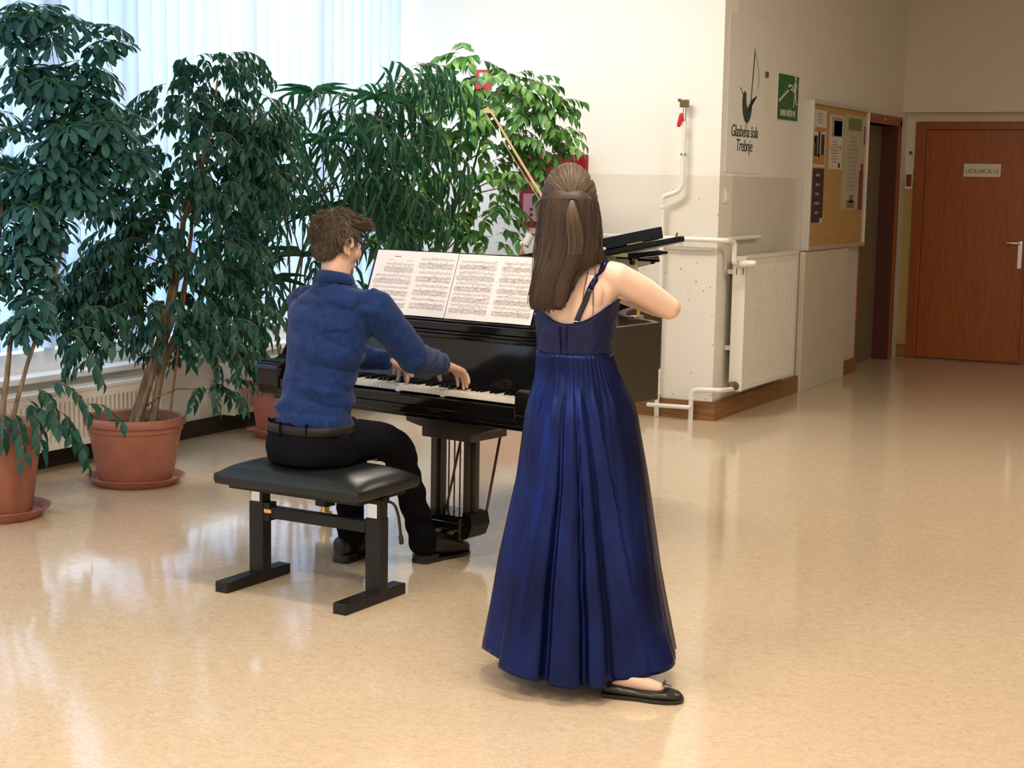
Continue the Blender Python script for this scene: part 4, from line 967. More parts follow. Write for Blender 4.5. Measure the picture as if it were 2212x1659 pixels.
# right hand on the bow frog, left hand round the violin neck
BT = V(-2.5313, 4.6259, 1.7891); BF = V(-2.1205, 4.6975, 1.1842); bd = (BT-BF).normalized()
dRb = (BF+bd*.03-WR2).normalized()
nR = (V(0, 0, -1)-dRb*dRb.dot(V(0, 0, -1))).normalized(); sRv = dRb.cross(nR)
if sRv.dot(-WRt-WF) < 0: sRv = -sRv
hand_prims(wb, WR2, dRb, nR, sRv, [(35, 45, 30), (38, 48, 30), (40, 50, 30), (35, 40, 30)], (20, 40, 30), 3, .9)
VS = WP(-.06, .10, 1.345); VE = WP(-.205, .655, 1.30); vd = (VE-VS).normalized()   # chin end, scroll end
dLb = (V(0, 0, 1)*.75+WRt*.2+vd*.3).normalized(); nL = (WRt*.9-dLb*dLb.dot(WRt*.9)).normalized(); 
hand_prims(wb, WL2+V(0, 0, .0), dLb, nL, -vd, [(40, 60, 40), (45, 60, 40), (45, 62, 40), (45, 60, 40)], (15, 20, 20), 3, .88)
wb.tube([WP(.06, .0, .85), WP(.07, .01, .5), WP(.10, -.01, .22), V(-1.895, 4.318, .08)], [.075, .055, .045, .033], 14, 'round')
wb.tube([WP(-.06, .0, .85), WP(-.05, .01, .5), WP(-.03, .0, .22), V(-2.06, 4.40, .08)], [.075, .055, .045, .033], 14, 'round')
wb.tube([V(-1.90, 4.315, .06), V(-1.83, 4.33, .052), V(-1.76, 4.345, .035)], [.032, .028, .020], 14, 'round')
wme = union(wb, .0042, 5, .5)
def wdisp(co, n_):
    l = co-WT; a, b, z = l.dot(WRt), l.dot(WF), co.z
    f = 0
    if z > 1.0 and b < 0 and abs(a) < .1 and z < 1.32: f -= .007*math.exp(-(a/.016)**2)   # spine furrow
    return f
displace(wme, wdisp)
obj('body', wme, 'skin_pale', wm, smooth=True, recalc=False)
eyes(wm, HC, wR_, wF_, wU, .97)
bt = bvh_of(wme)
def snap(p, off):
    q, n_, i, d_ = bt.find_nearest(Vector(p)); return q+n_*off
# bodice
mb = MB(); seg = 72; rows = 20
def ztop(a):   # a: angle, -90 is the spine
    s_ = math.sin(a); c_ = math.cos(a)
    back = 1.128+.075*abs(c_)**2.2+(.018 if c_ < 0 else 0)*abs(c_)
    if s_ > 0: back = 1.20+.0*s_
    return back
vs = []
for i in range(rows+1):
    t = i/rows
    for k in range(seg):
        a = 2*PI*k/seg; z = lerp(.965, ztop(a), t)
        A, B, cx, cy = table(torso, z)
        e = 2/2.2; ca, sa = math.cos(a), math.sin(a); g_ = .009
        if z < 1.05: g_ += .002
        wr = .0035*noise.noise(V(ca*3+z*8, sa*3, z*28-ca*8))
        p = WP(cx+(A+g_+wr)*math.copysign(abs(ca)**e, ca), cy+(B+g_+wr)*math.copysign(abs(sa)**e, sa), z)
        if sa < -.3 and z > 1.17: p = p-WF*.01
        vs.append(p)
mb.add(vs, [(i*seg+k, i*seg+(k+1) % seg, (i+1)*seg+(k+1) % seg, (i+1)*seg+k) for i in range(rows) for k in range(seg)])
dress = obj('dress', MB(), 'satin', wm) if False else None
bod = obj('bodice', mb, 'satin_dark', wm, smooth=True, solid=.003)
# neckline trim and centre seam / zip
mb = MB(); top = [vs[rows*seg+k] for k in range(seg)]; mb.tube(top+[top[0]], .003, 6, False); obj('neckline_piping', mb, 'satin_dark', bod)
def bod_pt(adeg, z, off=.004):
    a = math.radians(adeg); A, B, cx, cy = table(torso, z); e = 2/2.2; ca, sa = math.cos(a), math.sin(a)
    return WP(cx+(A+.010+off)*math.copysign(abs(ca)**e, ca), cy+(B+.010+off)*math.copysign(abs(sa)**e, sa), z)
mb = MB(); mb.tube([bod_pt(-96, z, .0015) for z in np.linspace(1.02, 1.125, 8)], .0028, 6, True); mb.tube([bod_pt(-88, z, .0015) for z in np.linspace(1.02, 1.125, 8)], .0018, 6, True); obj('back_seam', mb, 'satin_dark', bod)
# straps
def ribbon(p0, p1, wd, off, n=14, mids=()):
    ctr = [Vector(p0)]+[Vector(m_) for m_ in mids]+[Vector(p1)]; pts = []
    m_ = len(ctr)-1
    for i in range(n+1):
        t = i/n*m_; k = min(int(t), m_-1); pts.append(ctr[k].lerp(ctr[k+1], t-k))
    res = []; 
    for i, p in enumerate(pts):
        q, nn, _, _ = bt.find_nearest(p); tt = (pts[min(i+1, n)]-pts[max(i-1, 0)]).normalized(); s_ = tt.cross(nn).normalized()
        c = q+nn*off; res.append((c-s_*wd/2, c+s_*wd/2))
    m2 = MB(); vs_ = []
    for a, b in res: vs_ += [a, b]
    m2.add(vs_, [(2*i, 2*i+1, 2*i+3, 2*i+2) for i in range(n)]); return m2
# strap positions on the back
sr0, sr1 = WP(.035, -.10, 1.132), WP(.092, -.04, 1.30)
mid = sr0.lerp(sr1, .62)
obj('shoulder_strap', ribbon(sr0, mid, .017, .004, 10), 'strap_black', bod, smooth=True, solid=.002)
obj('shoulder_strap', ribbon(mid, WP(.085, .10, 1.24), .017, .004, 16, (sr1, WP(.095, .02, 1.33))), 'satin', bod, smooth=True, solid=.002)
mb = MB(); q = snap(sr0+V(0, 0, .006), .006); mb.tube([q-WRt*.009, q+WRt*.009], .002, 6); obj('strap_ring', mb, 'steel', bod)
sl0, sl1 = WP(-.118, -.062, 1.145), WP(-.105, -.02, 1.31)
obj('shoulder_strap', ribbon(sl0, WP(-.08, .10, 1.24), .012, .004, 22, (WP(-.125, -.05, 1.22), sl1, WP(-.10, .02, 1.33))), 'strap_black', bod, smooth=True, solid=.002)
mb = MB(); q = snap(sl0+V(0, 0, .006), .006); mb.tube([q-WRt*.007, q+WRt*.007], .002, 6); obj('strap_ring', mb, 'steel', bod)
# skirt
VR2 = V(.885, .466, 0); VF2 = V(-.466, .885, 0)
sk = [(1.042, .121, .099, .006), (.99, .132, .108, .010), (.93, .150, .122, .008), (.85, .172, .145, .010), (.64, .203, .178, .018), (.36, .251, .225, .014), (.20, .278, .25, .018), (.07, .302, .272, .020)][::-1]
rows, seg = 60, 220; vs = []
PLT = [(-180, .0), (-168, .006), (-154, -.010), (-147, -.018), (-141, .022), (-128, .026), (-117, .016), (-112, -.022), (-107, .020), (-97, .024), (-92, .012), (-89, -.016), (-85, .018), (-78, .016), (-73, -.016), (-67, -.034), (-60, -.020), (-50, .004), (-36, .014), (-22, .012), (-8, .0), (6, .012), (20, -.01), (34, .014), (50, -.012), (66, .014), (82, -.012), (98, .014), (114, -.012), (130, .014), (146, -.010), (162, .010), (180, .0)]
def pleat(a, t):
    # pleats gathered left of the middle fan out to the hem; broad smooth panel on the right
    g_ = .42+.58*min(1, t*1.1); src = a
    if -150 < a < -50: src = max(-150, min(-50, -108+(a+108)/g_)) if abs(a+108) < 58*g_ else a
    for (a0, v0), (a1, v1) in zip(PLT, PLT[1:]):
        if a0 <= src <= a1:
            u = (src-a0)/(a1-a0); u = u*u*(3-2*u); return (v0+(v1-v0)*u)*t
    return 0
for i in range(rows+1):
    t = i/rows; z0_ = lerp(1.038, .070, t)
    for k in range(seg):
        ad = -180+360*k/seg; a = math.radians(ad)
        da = min(abs(ad+172), abs(ad-188)); lift = (.034*math.exp(-((ad+14)/24)**2)+.034*math.exp(-(da/34)**2)+.018*max(0, math.sin(a)))*t**3
        z = z0_+lift-.018*math.exp(-((ad+88)/34)**2)*t**2
        A, B, cc = table(sk, z0_)
        pl = pleat(ad, max(0, min(1, (1-(z0_-.06)/.96)*1.15))**.75)
        small = .0025*noise.noise(V(math.cos(a)*14, math.sin(a)*14, z*2.2))*(.4+t)
        if t < .05: small += .002*math.sin(ad*1.3)*(t/.05)
        wrk = .004*noise.noise(V(math.cos(a)*6+z*6, math.sin(a)*6, z*9))*math.exp(-((z-.93)/.08)**2)
        ra, rb = A+pl+small+wrk, B+pl+small+wrk
        if t > .9: ex_ = (t-.9)/.1*math.exp(-((ad+34)/11)**2); ra += .022*ex_; rb += .022*ex_
        p = WT+VR2*(cc+.014+ra*math.cos(a))+VF2*(.012+.03*t+rb*math.sin(a)); p.z = z
        if t < .16:
            dv = VR2*math.cos(a)+VF2*math.sin(a); aw = math.atan2(dv.dot(WF), dv.dot(WRt)); e_ = 2/2.2; A_, B_, cx_, cy_ = table(torso, max(z, 1.0)); off = .0155+.05*t+.004*math.sin(ad*.9)*min(1, t*20)
            q_ = WP(cx_+(A_+off)*math.copysign(abs(math.cos(aw))**e_, math.cos(aw)), cy_+(B_+off)*math.copysign(abs(math.sin(aw))**e_, math.sin(aw)), z)
            k_ = t/.16; k_ = k_*k_*(3-2*k_); p = q_.lerp(p, k_)
        vs.append(p)
mb = MB(); mb.add(vs, [(i*seg+k, i*seg+(k+1) % seg, (i+1)*seg+(k+1) % seg, (i+1)*seg+k) for i in range(rows) for k in range(seg)])
skirt = obj('skirt', mb, 'satin', wm, smooth=True, solid=.0025)
# flat shoes with bow
sd = (V(-1.682, 4.358, 0)-V(-1.925, 4.300, 0)).normalized()
s1 = shoe(wm, V(-1.925, 4.300, 0), sd, .25, .085, .062, 'shoe_leather', heelh=.010, soft=True)
mb = MB(); bp_ = V(-1.925, 4.300, 0)+sd*.19+V(0, 0, .052)
for s_ in (-1, 1):
    mb.tube([bp_, bp_+V(-sd.y, sd.x, 0)*s_*.012+V(0, 0, .010), bp_+V(-sd.y, sd.x, 0)*s_*.020+V(0, 0, .002), bp_], .0022, 6)
mb.tube([bp_, bp_+sd*.022+V(0, 0, -.004)], .0018, 6); obj('shoe_bow', mb, 'shoe_leather', s1)
shoe(wm, V(-2.075, 4.345, 0), V(-.15, 1, 0), .25, .085, .062, 'shoe_leather', heelh=.010, soft=True)
# hair: smooth pulled back cap, long lengths, small tied tail
def ell_pt(th, ph, g=0):
    """direction th from top, ph around (0 = right, -90 = back)"""
    d_ = wR_*math.sin(th)*math.cos(ph)*(.079+g)+wF_*math.sin(th)*math.sin(ph)*(.096+g)+wU*math.cos(th)*(.106+g); return HC+wF_*-.014+wU*.014+d_
cap = MB(); cap.ell(HC-wF_*.014+wU*.014, (wR_, wF_, wU), (.078, .096, .106), 40, 26)
cm = mesh_of(cap); bm = bmesh.new(); bm.from_mesh(cm)
kill = [v for v in bm.verts if (v.co-HC).dot(wF_) > .062-.0*abs((v.co-HC).dot(wU)) and (v.co-HC).dot(wU) < .085 or ((v.co-HC).dot(wU) < -.02 and (v.co-HC).dot(wF_) > .0)]
bmesh.ops.delete(bm, geom=kill, context='VERTS'); bm.to_mesh(cm); bm.free()
whair = obj('hair', cm, 'hair_light', wm, smooth=True)
# long hair volume: rows given as (z, left offset, right offset, y back offset, thickness) in viewer aligned axes about WT
def HV(a, b, z): return WT+VR2*a+VF2*b+V(0, 0, z)
# viewer-right offsets (metres) of the outline
rowsH = [(1.530, -.095, .035, -.025, .070), (1.50, -.108, .050, -.035, .080), (1.48, -.112, .056, -.040, .082), (1.45, -.113, .060, -.047, .080), (1.40, -.118, .066, -.055, .070), (1.35, -.124, .066, -.068, .050), (1.315, -.128, .050, -.078, .032), (1.28, -.132, .002, -.088, .022), (1.24, -.138, -.016, -.092, .018), (1.20, -.142, -.030, -.094, .015), (1.172, -.140, -.042, -.094, .008)][::-1]
base = MB(); rr = []
for z, l_, r_, yb, th_ in rowsH:
    rr.append((HV((l_+r_)/2, yb+th_*.6, z), VR2*(r_-l_)/2*.94, VF2*th_*.9))
base.loft(rr, 36, True, ex=2.4); obj('long_hair', base, 'hair_brown', whair, smooth=True)
rnd = random.Random(21); paths = []
for k in range(1500):
    u = rnd.uniform(-1, 1); u = math.copysign(abs(u)**.85, u); L0 = rnd.uniform(0, .25); L1 = rnd.uniform(.86, 1.0); dep = rnd.random()
    w1 = rnd.uniform(-.09, .09); ph = rnd.uniform(0, 6); p = []
    ztop_ = 1.502; zbot = 1.160+.022*abs(u)+rnd.uniform(-.006, .02)
    fl = rnd.random() < .10
    for i in range(19):
        t = lerp(L0*.2, L1, i/18); z = lerp(ztop_, zbot, t); l_, r_, yb, th_ = table(rowsH, z)
        uu = max(-1, min(1, u+w1*t+.03*math.sin(ph+t*5))); c = (l_+r_)/2; h_ = (r_-l_)/2*(1.02+(.03 if fl else 0))
        curve = math.sqrt(max(0, 1-abs(uu)**2.4)); yy = yb+th_*.6-th_*(.93+.12*dep)*curve
        p.append(HV(c+uu*h_+(.004*math.sin(ph+7*t) if fl else 0), yy-.002, z))
    paths.append(p)
# right lock falling over the right shoulder
for k in range(260):
    u = rnd.random(); j = rnd.uniform(-.004, .004)
    p = [HV(lerp(.020, .062, u)+j, lerp(-.062, -.01, u**2), 1.42), HV(lerp(.015, .066, u)+j, lerp(-.070, -.02, u**2), 1.375), HV(lerp(.012, .078, u)+j, lerp(-.076, -.035, u), 1.335), HV(lerp(.018, .100, u)+j, lerp(-.080, -.030, u), 1.318-.012*u), HV(lerp(.040, .112, u)+j, lerp(-.072, .02, u), 1.318-.010*(1-u))]
    sm_ = []
    for a_, b_ in zip(p, p[1:]):
        for q_ in range(3): sm_.append(a_.lerp(b_, q_/3))
    sm_.append(p[-1]); paths.append(sm_)
stray = []
for x0, x1 in ((.030, .010), (.050, .046), (-.118, -.125)):
    stray += [[HV(lerp(x0, x1, i/8)+.002*math.sin(i+q), -.094-.006+.02*abs(x0)*3, lerp(1.30, 1.15, i/8)) for i in range(9)] for q in range(3)]
obj('hair_strands', strand_mesh(paths, .0022, .0010, 4), 'hair_brown', whair, smooth=True, recalc=False)
for q_ in stray: obj('stray_hair', strand_mesh([q_], .0007, .0004, 4), 'hair_brown', whair, smooth=True, recalc=False)
TIE = HV(-.022, -.066, 1.497)
paths = []
for k in range(900):
    ph = rnd.uniform(-PI-.7, .7) ; th = rnd.uniform(.02, 1.62)
    if rnd.random() < .45: th = rnd.uniform(1.0, 1.62)
    if -2.3 < ph < -.85 and th > 1.35: continue
    c = HC-wF_*.014+wU*.014; p0 = ell_pt(th, ph, .0015)
    tp = (TIE-c)
    p = []; a0 = p0-c; g_ = rnd.uniform(.0, .004)
    for i in range(13):
        t = i/12; d_ = a0.normalized().slerp(tp.normalized(), t)
        x, y, z = d_.dot(wR_), d_.dot(wF_), d_.dot(wU); s_ = 1/math.sqrt((x/.0795)**2+(y/.0975)**2+(z/.1075)**2)
        p.append(c+d_*(s_+g_+.002*math.sin(t*PI)))
    paths.append(p)
obj('pulled_back_hair', strand_mesh(paths, .0021, .0016, 4), 'hair_light', whair, smooth=True, recalc=False)
# tail
paths = []
for k in range(420):
    u = rnd.uniform(-1, 1); v_ = rnd.random(); lit = u*.9
    cx = [0, .002, .012, .022, .018, .004, -.012][:]
    p = []
    for i, (z, cc, hw_, dp) in enumerate([(1.497, -.022, .004, .000), (1.482, -.022, .010, .014), (1.455, -.020, .018, .020), (1.42, -.014, .023, .018), (1.38, -.008, .024, .014), (1.34, -.010, .022, .010), (1.30, -.022, .022, .008), (1.26, -.040, .020, .006), (1.23-.05*v_, -.052, .016, .005)]):
        l_, r_, yb, th_ = table(rowsH, z); p.append(HV(cc+u*hw_, yb-.004-dp*math.sqrt(max(0, 1-u*u))*(.6+.4*v_)-.006-th_*.42*(1 if z > 1.33 else .7), z))
    paths.append(p)
light = [p_[:4+(k_*7 % 4)] for k_, p_ in enumerate(paths) if k_ % 2 == 0]
obj('tail_top', strand_mesh([[q_-VF2*.0015 for q_ in p_] for p_ in light], .0019, .0008, 4), 'hair_light', whair, smooth=True, recalc=False)
tail = obj('tied_tail', strand_mesh(paths, .0020, .0012, 4), 'hair_brown', whair, smooth=True, recalc=False)
mb = MB(); mb.tube([TIE+VR2*.012*math.cos(a)-VF2*.006+V(0, 0, .006*math.sin(a)) for a in np.linspace(0, 2*PI, 13)], .003, 6, False); obj('hair_tie', mb, 'strap_black', tail)

# ---------------- violin and bow, music stand
vl = thing('violin', 'varnished violin held under the chin of the woman in blue', 'violin', VS)
vw = vd.cross(V(0, 0, 1)).normalized(); vn = rotv(V(0, 0, 1), vd, 18); vn = (vn-vd*vn.dot(vd)).normalized(); vw = vd.cross(vn)
def VP(a, b, c): return VS+vd*a+vw*b+vn*c
out = []
prof = [(0, .0), (.006, .05), (.03, .085), (.07, .102), (.11, .098), (.135, .078), (.15, .066), (.18, .056), (.205, .060), (.22, .072), (.245, .083), (.285, .083), (.32, .070), (.345, .040), (.356, .018), (.356, 0)]
mb = MB(); up = [(a, b) for a, b in prof]+[(a, -b) for a, b in prof[::-1][1:-1]]; n = len(up)
vs = []
for sc_, c in ((.93, -.022), (1.0, -.018), (.98, -.016), (.98, .012), (1.0, .014), (.93, .019), (.5, .026)):
    for a, b in up: vs.append(VP(.178+(a-.178)*sc_, b*sc_, c))
fs = [(i*n+k, i*n+(k+1) % n, (i+1)*n+(k+1) % n, (i+1)*n+k) for i in range(6) for k in range(n)]+[tuple(range(n))[::-1], tuple(range(6*n, 7*n))]
mb.add(vs, fs); obj('violin_body', mb, 'violin_wood', vl, smooth='auto')
mb = MB(); mb.tube([VP(.35, 0, .012), VP(.49, 0, .010)], [.015, .012], 12); mb.tube([VP(.49, 0, .008), VP(.55, 0, -.006)], [.013, .009], 10)
mb.tube([VP(.55, 0, -.004), VP(.568, 0, .004), VP(.572, 0, -.012), VP(.556, 0, -.014), VP(.558, 0, -.004)], .007, 10, 'round'); obj('neck', mb, 'violin_wood', vl, smooth='auto')
mb = MB(); mb.loft([(VP(.245, 0, .040), vw*.019, vn*.004), (VP(.49, 0, .020), vw*.012, vn*.003)], 14); obj('fingerboard', mb, 'ebony', vl)
mb = MB(); mb.add([VP(.19, -.02, .025), VP(.19, .02, .025), VP(.19, .018, .050), VP(.19, -.018, .050), VP(.193, -.02, .025), VP(.193, .02, .025), VP(.193, .018, .050), VP(.193, -.018, .050)], [(0, 1, 2, 3), (7, 6, 5, 4), (0, 4, 5, 1), (1, 5, 6, 2), (2, 6, 7, 3), (3, 7, 4, 0)]); obj('bridge', mb, 'bow_hair', vl)
mb = MB()
for k in range(4): mb.tube([VP(.06, (k-1.5)*.005, .034), VP(.191, (k-1.5)*.010, .051), VP(.49, (k-1.5)*.005, .024)], .0005, 4, False)
obj('strings', mb, 'steel', vl)
for k in range(4):
    mb = MB(); s_ = 1 if k % 2 else -1; mb.tube([VP(.505+.013*k, -s_*.012, .002), VP(.505+.013*k, s_*.028, .002), VP(.505+.013*k, s_*.036, .002)], [.003, .004, .008], 8, 'round'); obj('peg', mb, 'ebony', vl)
mb = MB(); mb.loft([(VP(.04, .03, .028), vd*.03, vw*.035), (VP(.04, .03, .040), vd*.024, vw*.028)], 18); obj('chin_rest', mb, 'ebony', vl)
bw = thing('violin_bow', 'slender wooden violin bow raised above the violinist\'s left side', 'bow', BF)
bs_ = bd.cross(WF).normalized(); bh = bd.cross(bs_).normalized()
nrm = VF2*1.0; bsd = bd.cross(nrm).normalized()
if bsd.z > 0: bsd = -bsd
mb = MB(); pts = []; L_ = (BT-BF).length
for i in range(15):
    t = i/14; pts.append(BF+bd*(L_*t-.02)+bsd*(.006*math.sin(t*PI)))
mb.tube(pts, [lerp(.0052, .0040, i/14) for i in range(15)], 8); mb.add([BT-bd*.022, BT+bd*.004, BT+bd*.003+bsd*.020, BT-bd*.008+bsd*.019, BT-bd*.022+nrm*.004, BT+bd*.004+nrm*.004, BT+bd*.003+bsd*.020+nrm*.004, BT-bd*.008+bsd*.019+nrm*.004], [(0, 1, 2, 3), (7, 6, 5, 4), (0, 4, 5, 1), (1, 5, 6, 2), (2, 6, 7, 3), (3, 7, 4, 0)]); obj('stick', mb, 'bow_wood', bw, smooth='auto')
mb = MB(); a_, b_ = BF+bd*.05+bsd*.018, BT+bsd*.018-bd*.003; mb.add([a_-nrm*.005, a_+nrm*.005, b_+nrm*.0035, b_-nrm*.0035, a_-nrm*.005+bsd*.0012, a_+nrm*.005+bsd*.0012, b_+nrm*.0035+bsd*.0012, b_-nrm*.0035+bsd*.0012], [(0, 1, 2, 3), (7, 6, 5, 4), (0, 4, 5, 1), (1, 5, 6, 2), (2, 6, 7, 3), (3, 7, 4, 0)]); obj('bow_hair', mb, 'bow_hair', bw)
mb = MB(); mb.add([BF+bd*x+bsd*y+nrm*z for x in (0, .05) for y in (.002, .020) for z in (-.006, .006)], [(0, 1, 3, 2), (4, 6, 7, 5), (0, 4, 5, 1), (2, 3, 7, 6), (0, 2, 6, 4), (1, 5, 7, 3)]); obj('frog', mb, 'ebony', bw)
mb = MB(); mb.tube([BF-bd*.045, BF-bd*.02], .0045, 8); obj('end_screw', mb, 'steel', bw)
# music stand in front of her
sc0 = HV(-.02, .84, 0); st = thing('music_stand', 'black folding music stand with a white score hidden before the violinist', 'music stand', sc0)
mb = MB(); mb.tube([sc0+V(0, 0, .25), sc0+V(0, 0, 1.20)], .009, 10); obj('pole', mb, 'black_metal', st)
for k in range(3):
    a = 2*PI*k/3+.4; mb = MB(); mb.tube([sc0+V(0, 0, .42), sc0+V(.24*math.cos(a), .24*math.sin(a), .01)], .007, 8); mb.tube([sc0+V(0, 0, .25), sc0+V(.12*math.cos(a), .12*math.sin(a), .215)], .005, 6); obj('leg', mb, 'black_metal', st)
dn = (VF2*.95+V(0, 0, -.3)).normalized(); du = (V(0, 0, 1)*.95+VF2*.3).normalized()
ctr = sc0+V(0, 0, 1.18)
mb = MB(); mb.add([ctr+VR2*x+du*y+dn*z for x in (-.05, .085) for y in (0, .20) for z in (0, .006)], [(0, 1, 3, 2), (4, 6, 7, 5), (0, 4, 5, 1), (2, 3, 7, 6), (0, 2, 6, 4), (1, 5, 7, 3)]); mb.add([ctr+VR2*x+du*y-dn*z for x in (-.05, .085) for y in (-.005, .004) for z in (-.004, .03)], [(0, 1, 3, 2), (4, 6, 7, 5), (0, 4, 5, 1), (2, 3, 7, 6), (0, 2, 6, 4), (1, 5, 7, 3)]); obj('desk', mb, 'black_metal', st)
mb = MB(); vs = [ctr+VR2*x+du*y-dn*.006 for x, y in ((-.06, .01), (.130, .01), (.090, .29), (-.06, .29))]; mb.add(vs+[v+dn*.002 for v in vs], [(0, 1, 2, 3), (7, 6, 5, 4), (0, 4, 5, 1), (1, 5, 6, 2), (2, 6, 7, 3), (3, 7, 4, 0)]); tag(obj('score', mb, 'paper'), 'white score on the music stand, its edge showing beside the violinist\'s head', 'sheet music')

# ------------------------------------------------------------------ plants
CO = V(0, 0, 1.55)
class Leaves:
    def __init__(s): s.V = []; s.F = []; s.n = 0
    def add(s, tmpl, faces, p, d, n_, L, W):
        d = d.normalized(); sd_ = d.cross(n_)
        if sd_.length < 1e-3: sd_ = d.cross(V(1, .3, .2))
        sd_.normalize(); nn = sd_.cross(d)
        A = np.array([d*L, sd_*W, nn*L]); s.V.append(tmpl @ A+np.array(p)); s.F.append(faces+s.n); s.n += len(tmpl)
    def mesh(s, extra=None):
        me = bpy.data.meshes.new('foliage'); Vv = np.concatenate(s.V); Fq = np.concatenate(s.F)
        me.vertices.add(len(Vv)); me.vertices.foreach_set('co', Vv.astype(np.float32).ravel())
        me.loops.add(Fq.size); me.loops.foreach_set('vertex_index', Fq.astype(np.int32).ravel())
        me.polygons.add(len(Fq)); me.polygons.foreach_set('loop_start', np.arange(0, Fq.size, 4, dtype=np.int32))
        me.update(calc_edges=True); me.validate(); return me
def leaf_template(prof, droop, fold):
    vs = []; n = len(prof)
    for t, w_ in prof:
        z = -droop*t*t
        vs += [(t, -w_/2, z+fold*w_), (t, 0, z), (t, w_/2, z+fold*w_)]
    fs = []
    for i in range(n-1):
        b = 3*i; fs += [(b, b+3, b+4, b+1), (b+1, b+4, b+5, b+2)]
    return np.array(vs), np.array(fs)
LT = {
 'fig': leaf_template([(0, .05), (.14, .6), (.38, 1.0), (.62, .8), (.82, .32), (1.0, .02)], .22, .10),
 'umb': leaf_template([(0, .06), (.2, .25), (.45, .7), (.7, 1.0), (.9, .75), (1.0, .12)], .22, .08),
 'long': leaf_template([(0, .1), (.15, .8), (.4, 1.0), (.7, .7), (.9, .3), (1.0, .02)], .38, .12)}
def inside(p): return p.x > XW+.02 and p.y < YA-.03 and p.z > .02
def twigs_fig(LV, tw, blobs, axis, kind, seedv, Ls, Ws, cover, per=10, hang=1.0, ppm=440):
    rnd = random.Random(seedv)
    tm, fc = LT[kind]
    for (bx, by, bz, rx, rz) in blobs:
        area = math.pi*rx*rz; nl = int(area*cover/(Ls*Ws*.62)); nt = max(3, int(nl/per))
        for _ in range(nt):
            while True:
                q = V(rnd.uniform(-1, 1), rnd.uniform(-1, 1), rnd.uniform(-1, 1))
                if q.length < 1: break
            q = q.normalized()*q.length**.7
            start = V(bx+q.x*rx*.85, by+q.y*rx*.85, bz+q.z*rz*.8+rz*.25)
            out = V(start.x-axis[0], start.y-axis[1], 0); out = out.normalized() if out.length > .02 else V(q.x, q.y, 0).normalized()
            d = (out*rnd.uniform(.4, 1.0)+V(q.x, q.y, 0)*.6+V(0, 0, rnd.uniform(-.2, .7))).normalized()
            p = start.copy(); seglen = Ls*rnd.uniform(.24, .34); pts = [p.copy()]
            m_ = rnd.randint(per-3, per+2)
            for k in range(m_):
                d = (d+V(0, 0, -.20*hang)+V(rnd.uniform(-.1, .1), rnd.uniform(-.1, .1), 0)).normalized()
                p = p+d*seglen; pts.append(p.copy())
                side = d.cross(V(0, 0, 1)); side = side.normalized() if side.length > .1 else V(rnd.uniform(-1, 1), rnd.uniform(-1, 1), 0).normalized()
                sgn = 1 if k % 2 else -1
                ld = (d*.55+side*sgn*rnd.uniform(.35, .9)+V(0, 0, -rnd.uniform(.5, 1.1)*hang)).normalized()
                if not inside(p+ld*Ls): continue
                nv = (V(rnd.uniform(-.7, .7), rnd.uniform(-.7, .7), 1.0)+side*sgn*.5+out*.9).normalized()
                s_ = rnd.uniform(.75, 1.12)
                LV.add(tm, fc, p, ld, nv, Ls*s_, Ws*s_)
            if inside(pts[-1]): tw.tube(pts[::2], .0016, 3, False)
def branches(par, trunk, blobs, rnd, r=.006):
    for b in blobs:
        mb = MB()
        c = Vector(b[:3]); t0 = min(trunk, key=lambda q: (Vector(q)-c).length+max(0, q[2]-c.z+.05)*3); t0 = Vector(t0)
        mid = (t0+c)/2+V(0, 0, .06); 
        mb.tube([t0, t0.lerp(mid, .5)+V(0, 0, .02), mid, c], [r, r*.85, r*.65, r*.3], 6, True); obj('branch', mb, 'bark', par, smooth=True, recalc=False)
def scale_to(ps, f): return [tuple((Vector(p[:3])-CO)*f+CO)+tuple(q*f for q in p[3:]) for p in ps]
P1B = scale_to([(-4.99, 5.21, 2.17, 0.22, 0.12), (-5.13, 5.14, 2.18, 0.14, 0.12), (-4.79, 5.32, 2.15, 0.12, 0.09), (-4.9, 5.22, 1.89, 0.24, 0.2), (-5.06, 5.15, 1.97, 0.12, 0.16), (-4.8, 5.25, 1.72, 0.22, 0.16), (-4.97, 5.15, 1.64, 0.22, 0.22), (-4.81, 5.2, 1.46, 0.14, 0.16), (-4.99, 5.11, 1.42, 0.18, 0.22), (-5.0, 5.06, 1.18, 0.14, 0.22), (-5.0, 5.03, 0.95, 0.12, 0.12), (-4.74, 5.28, 1.78, .16, .12), (-4.86, 5.2, 1.55, .16, .14), (-4.68, 5.32, 1.62, .12, .10), (-5.14, 5.05, 1.48, .14, .2), (-5.15, 5.0, 1.18, .12, .2), (-5.26, 5.05, 1.78, .15, .2)], 7.05/6.8)
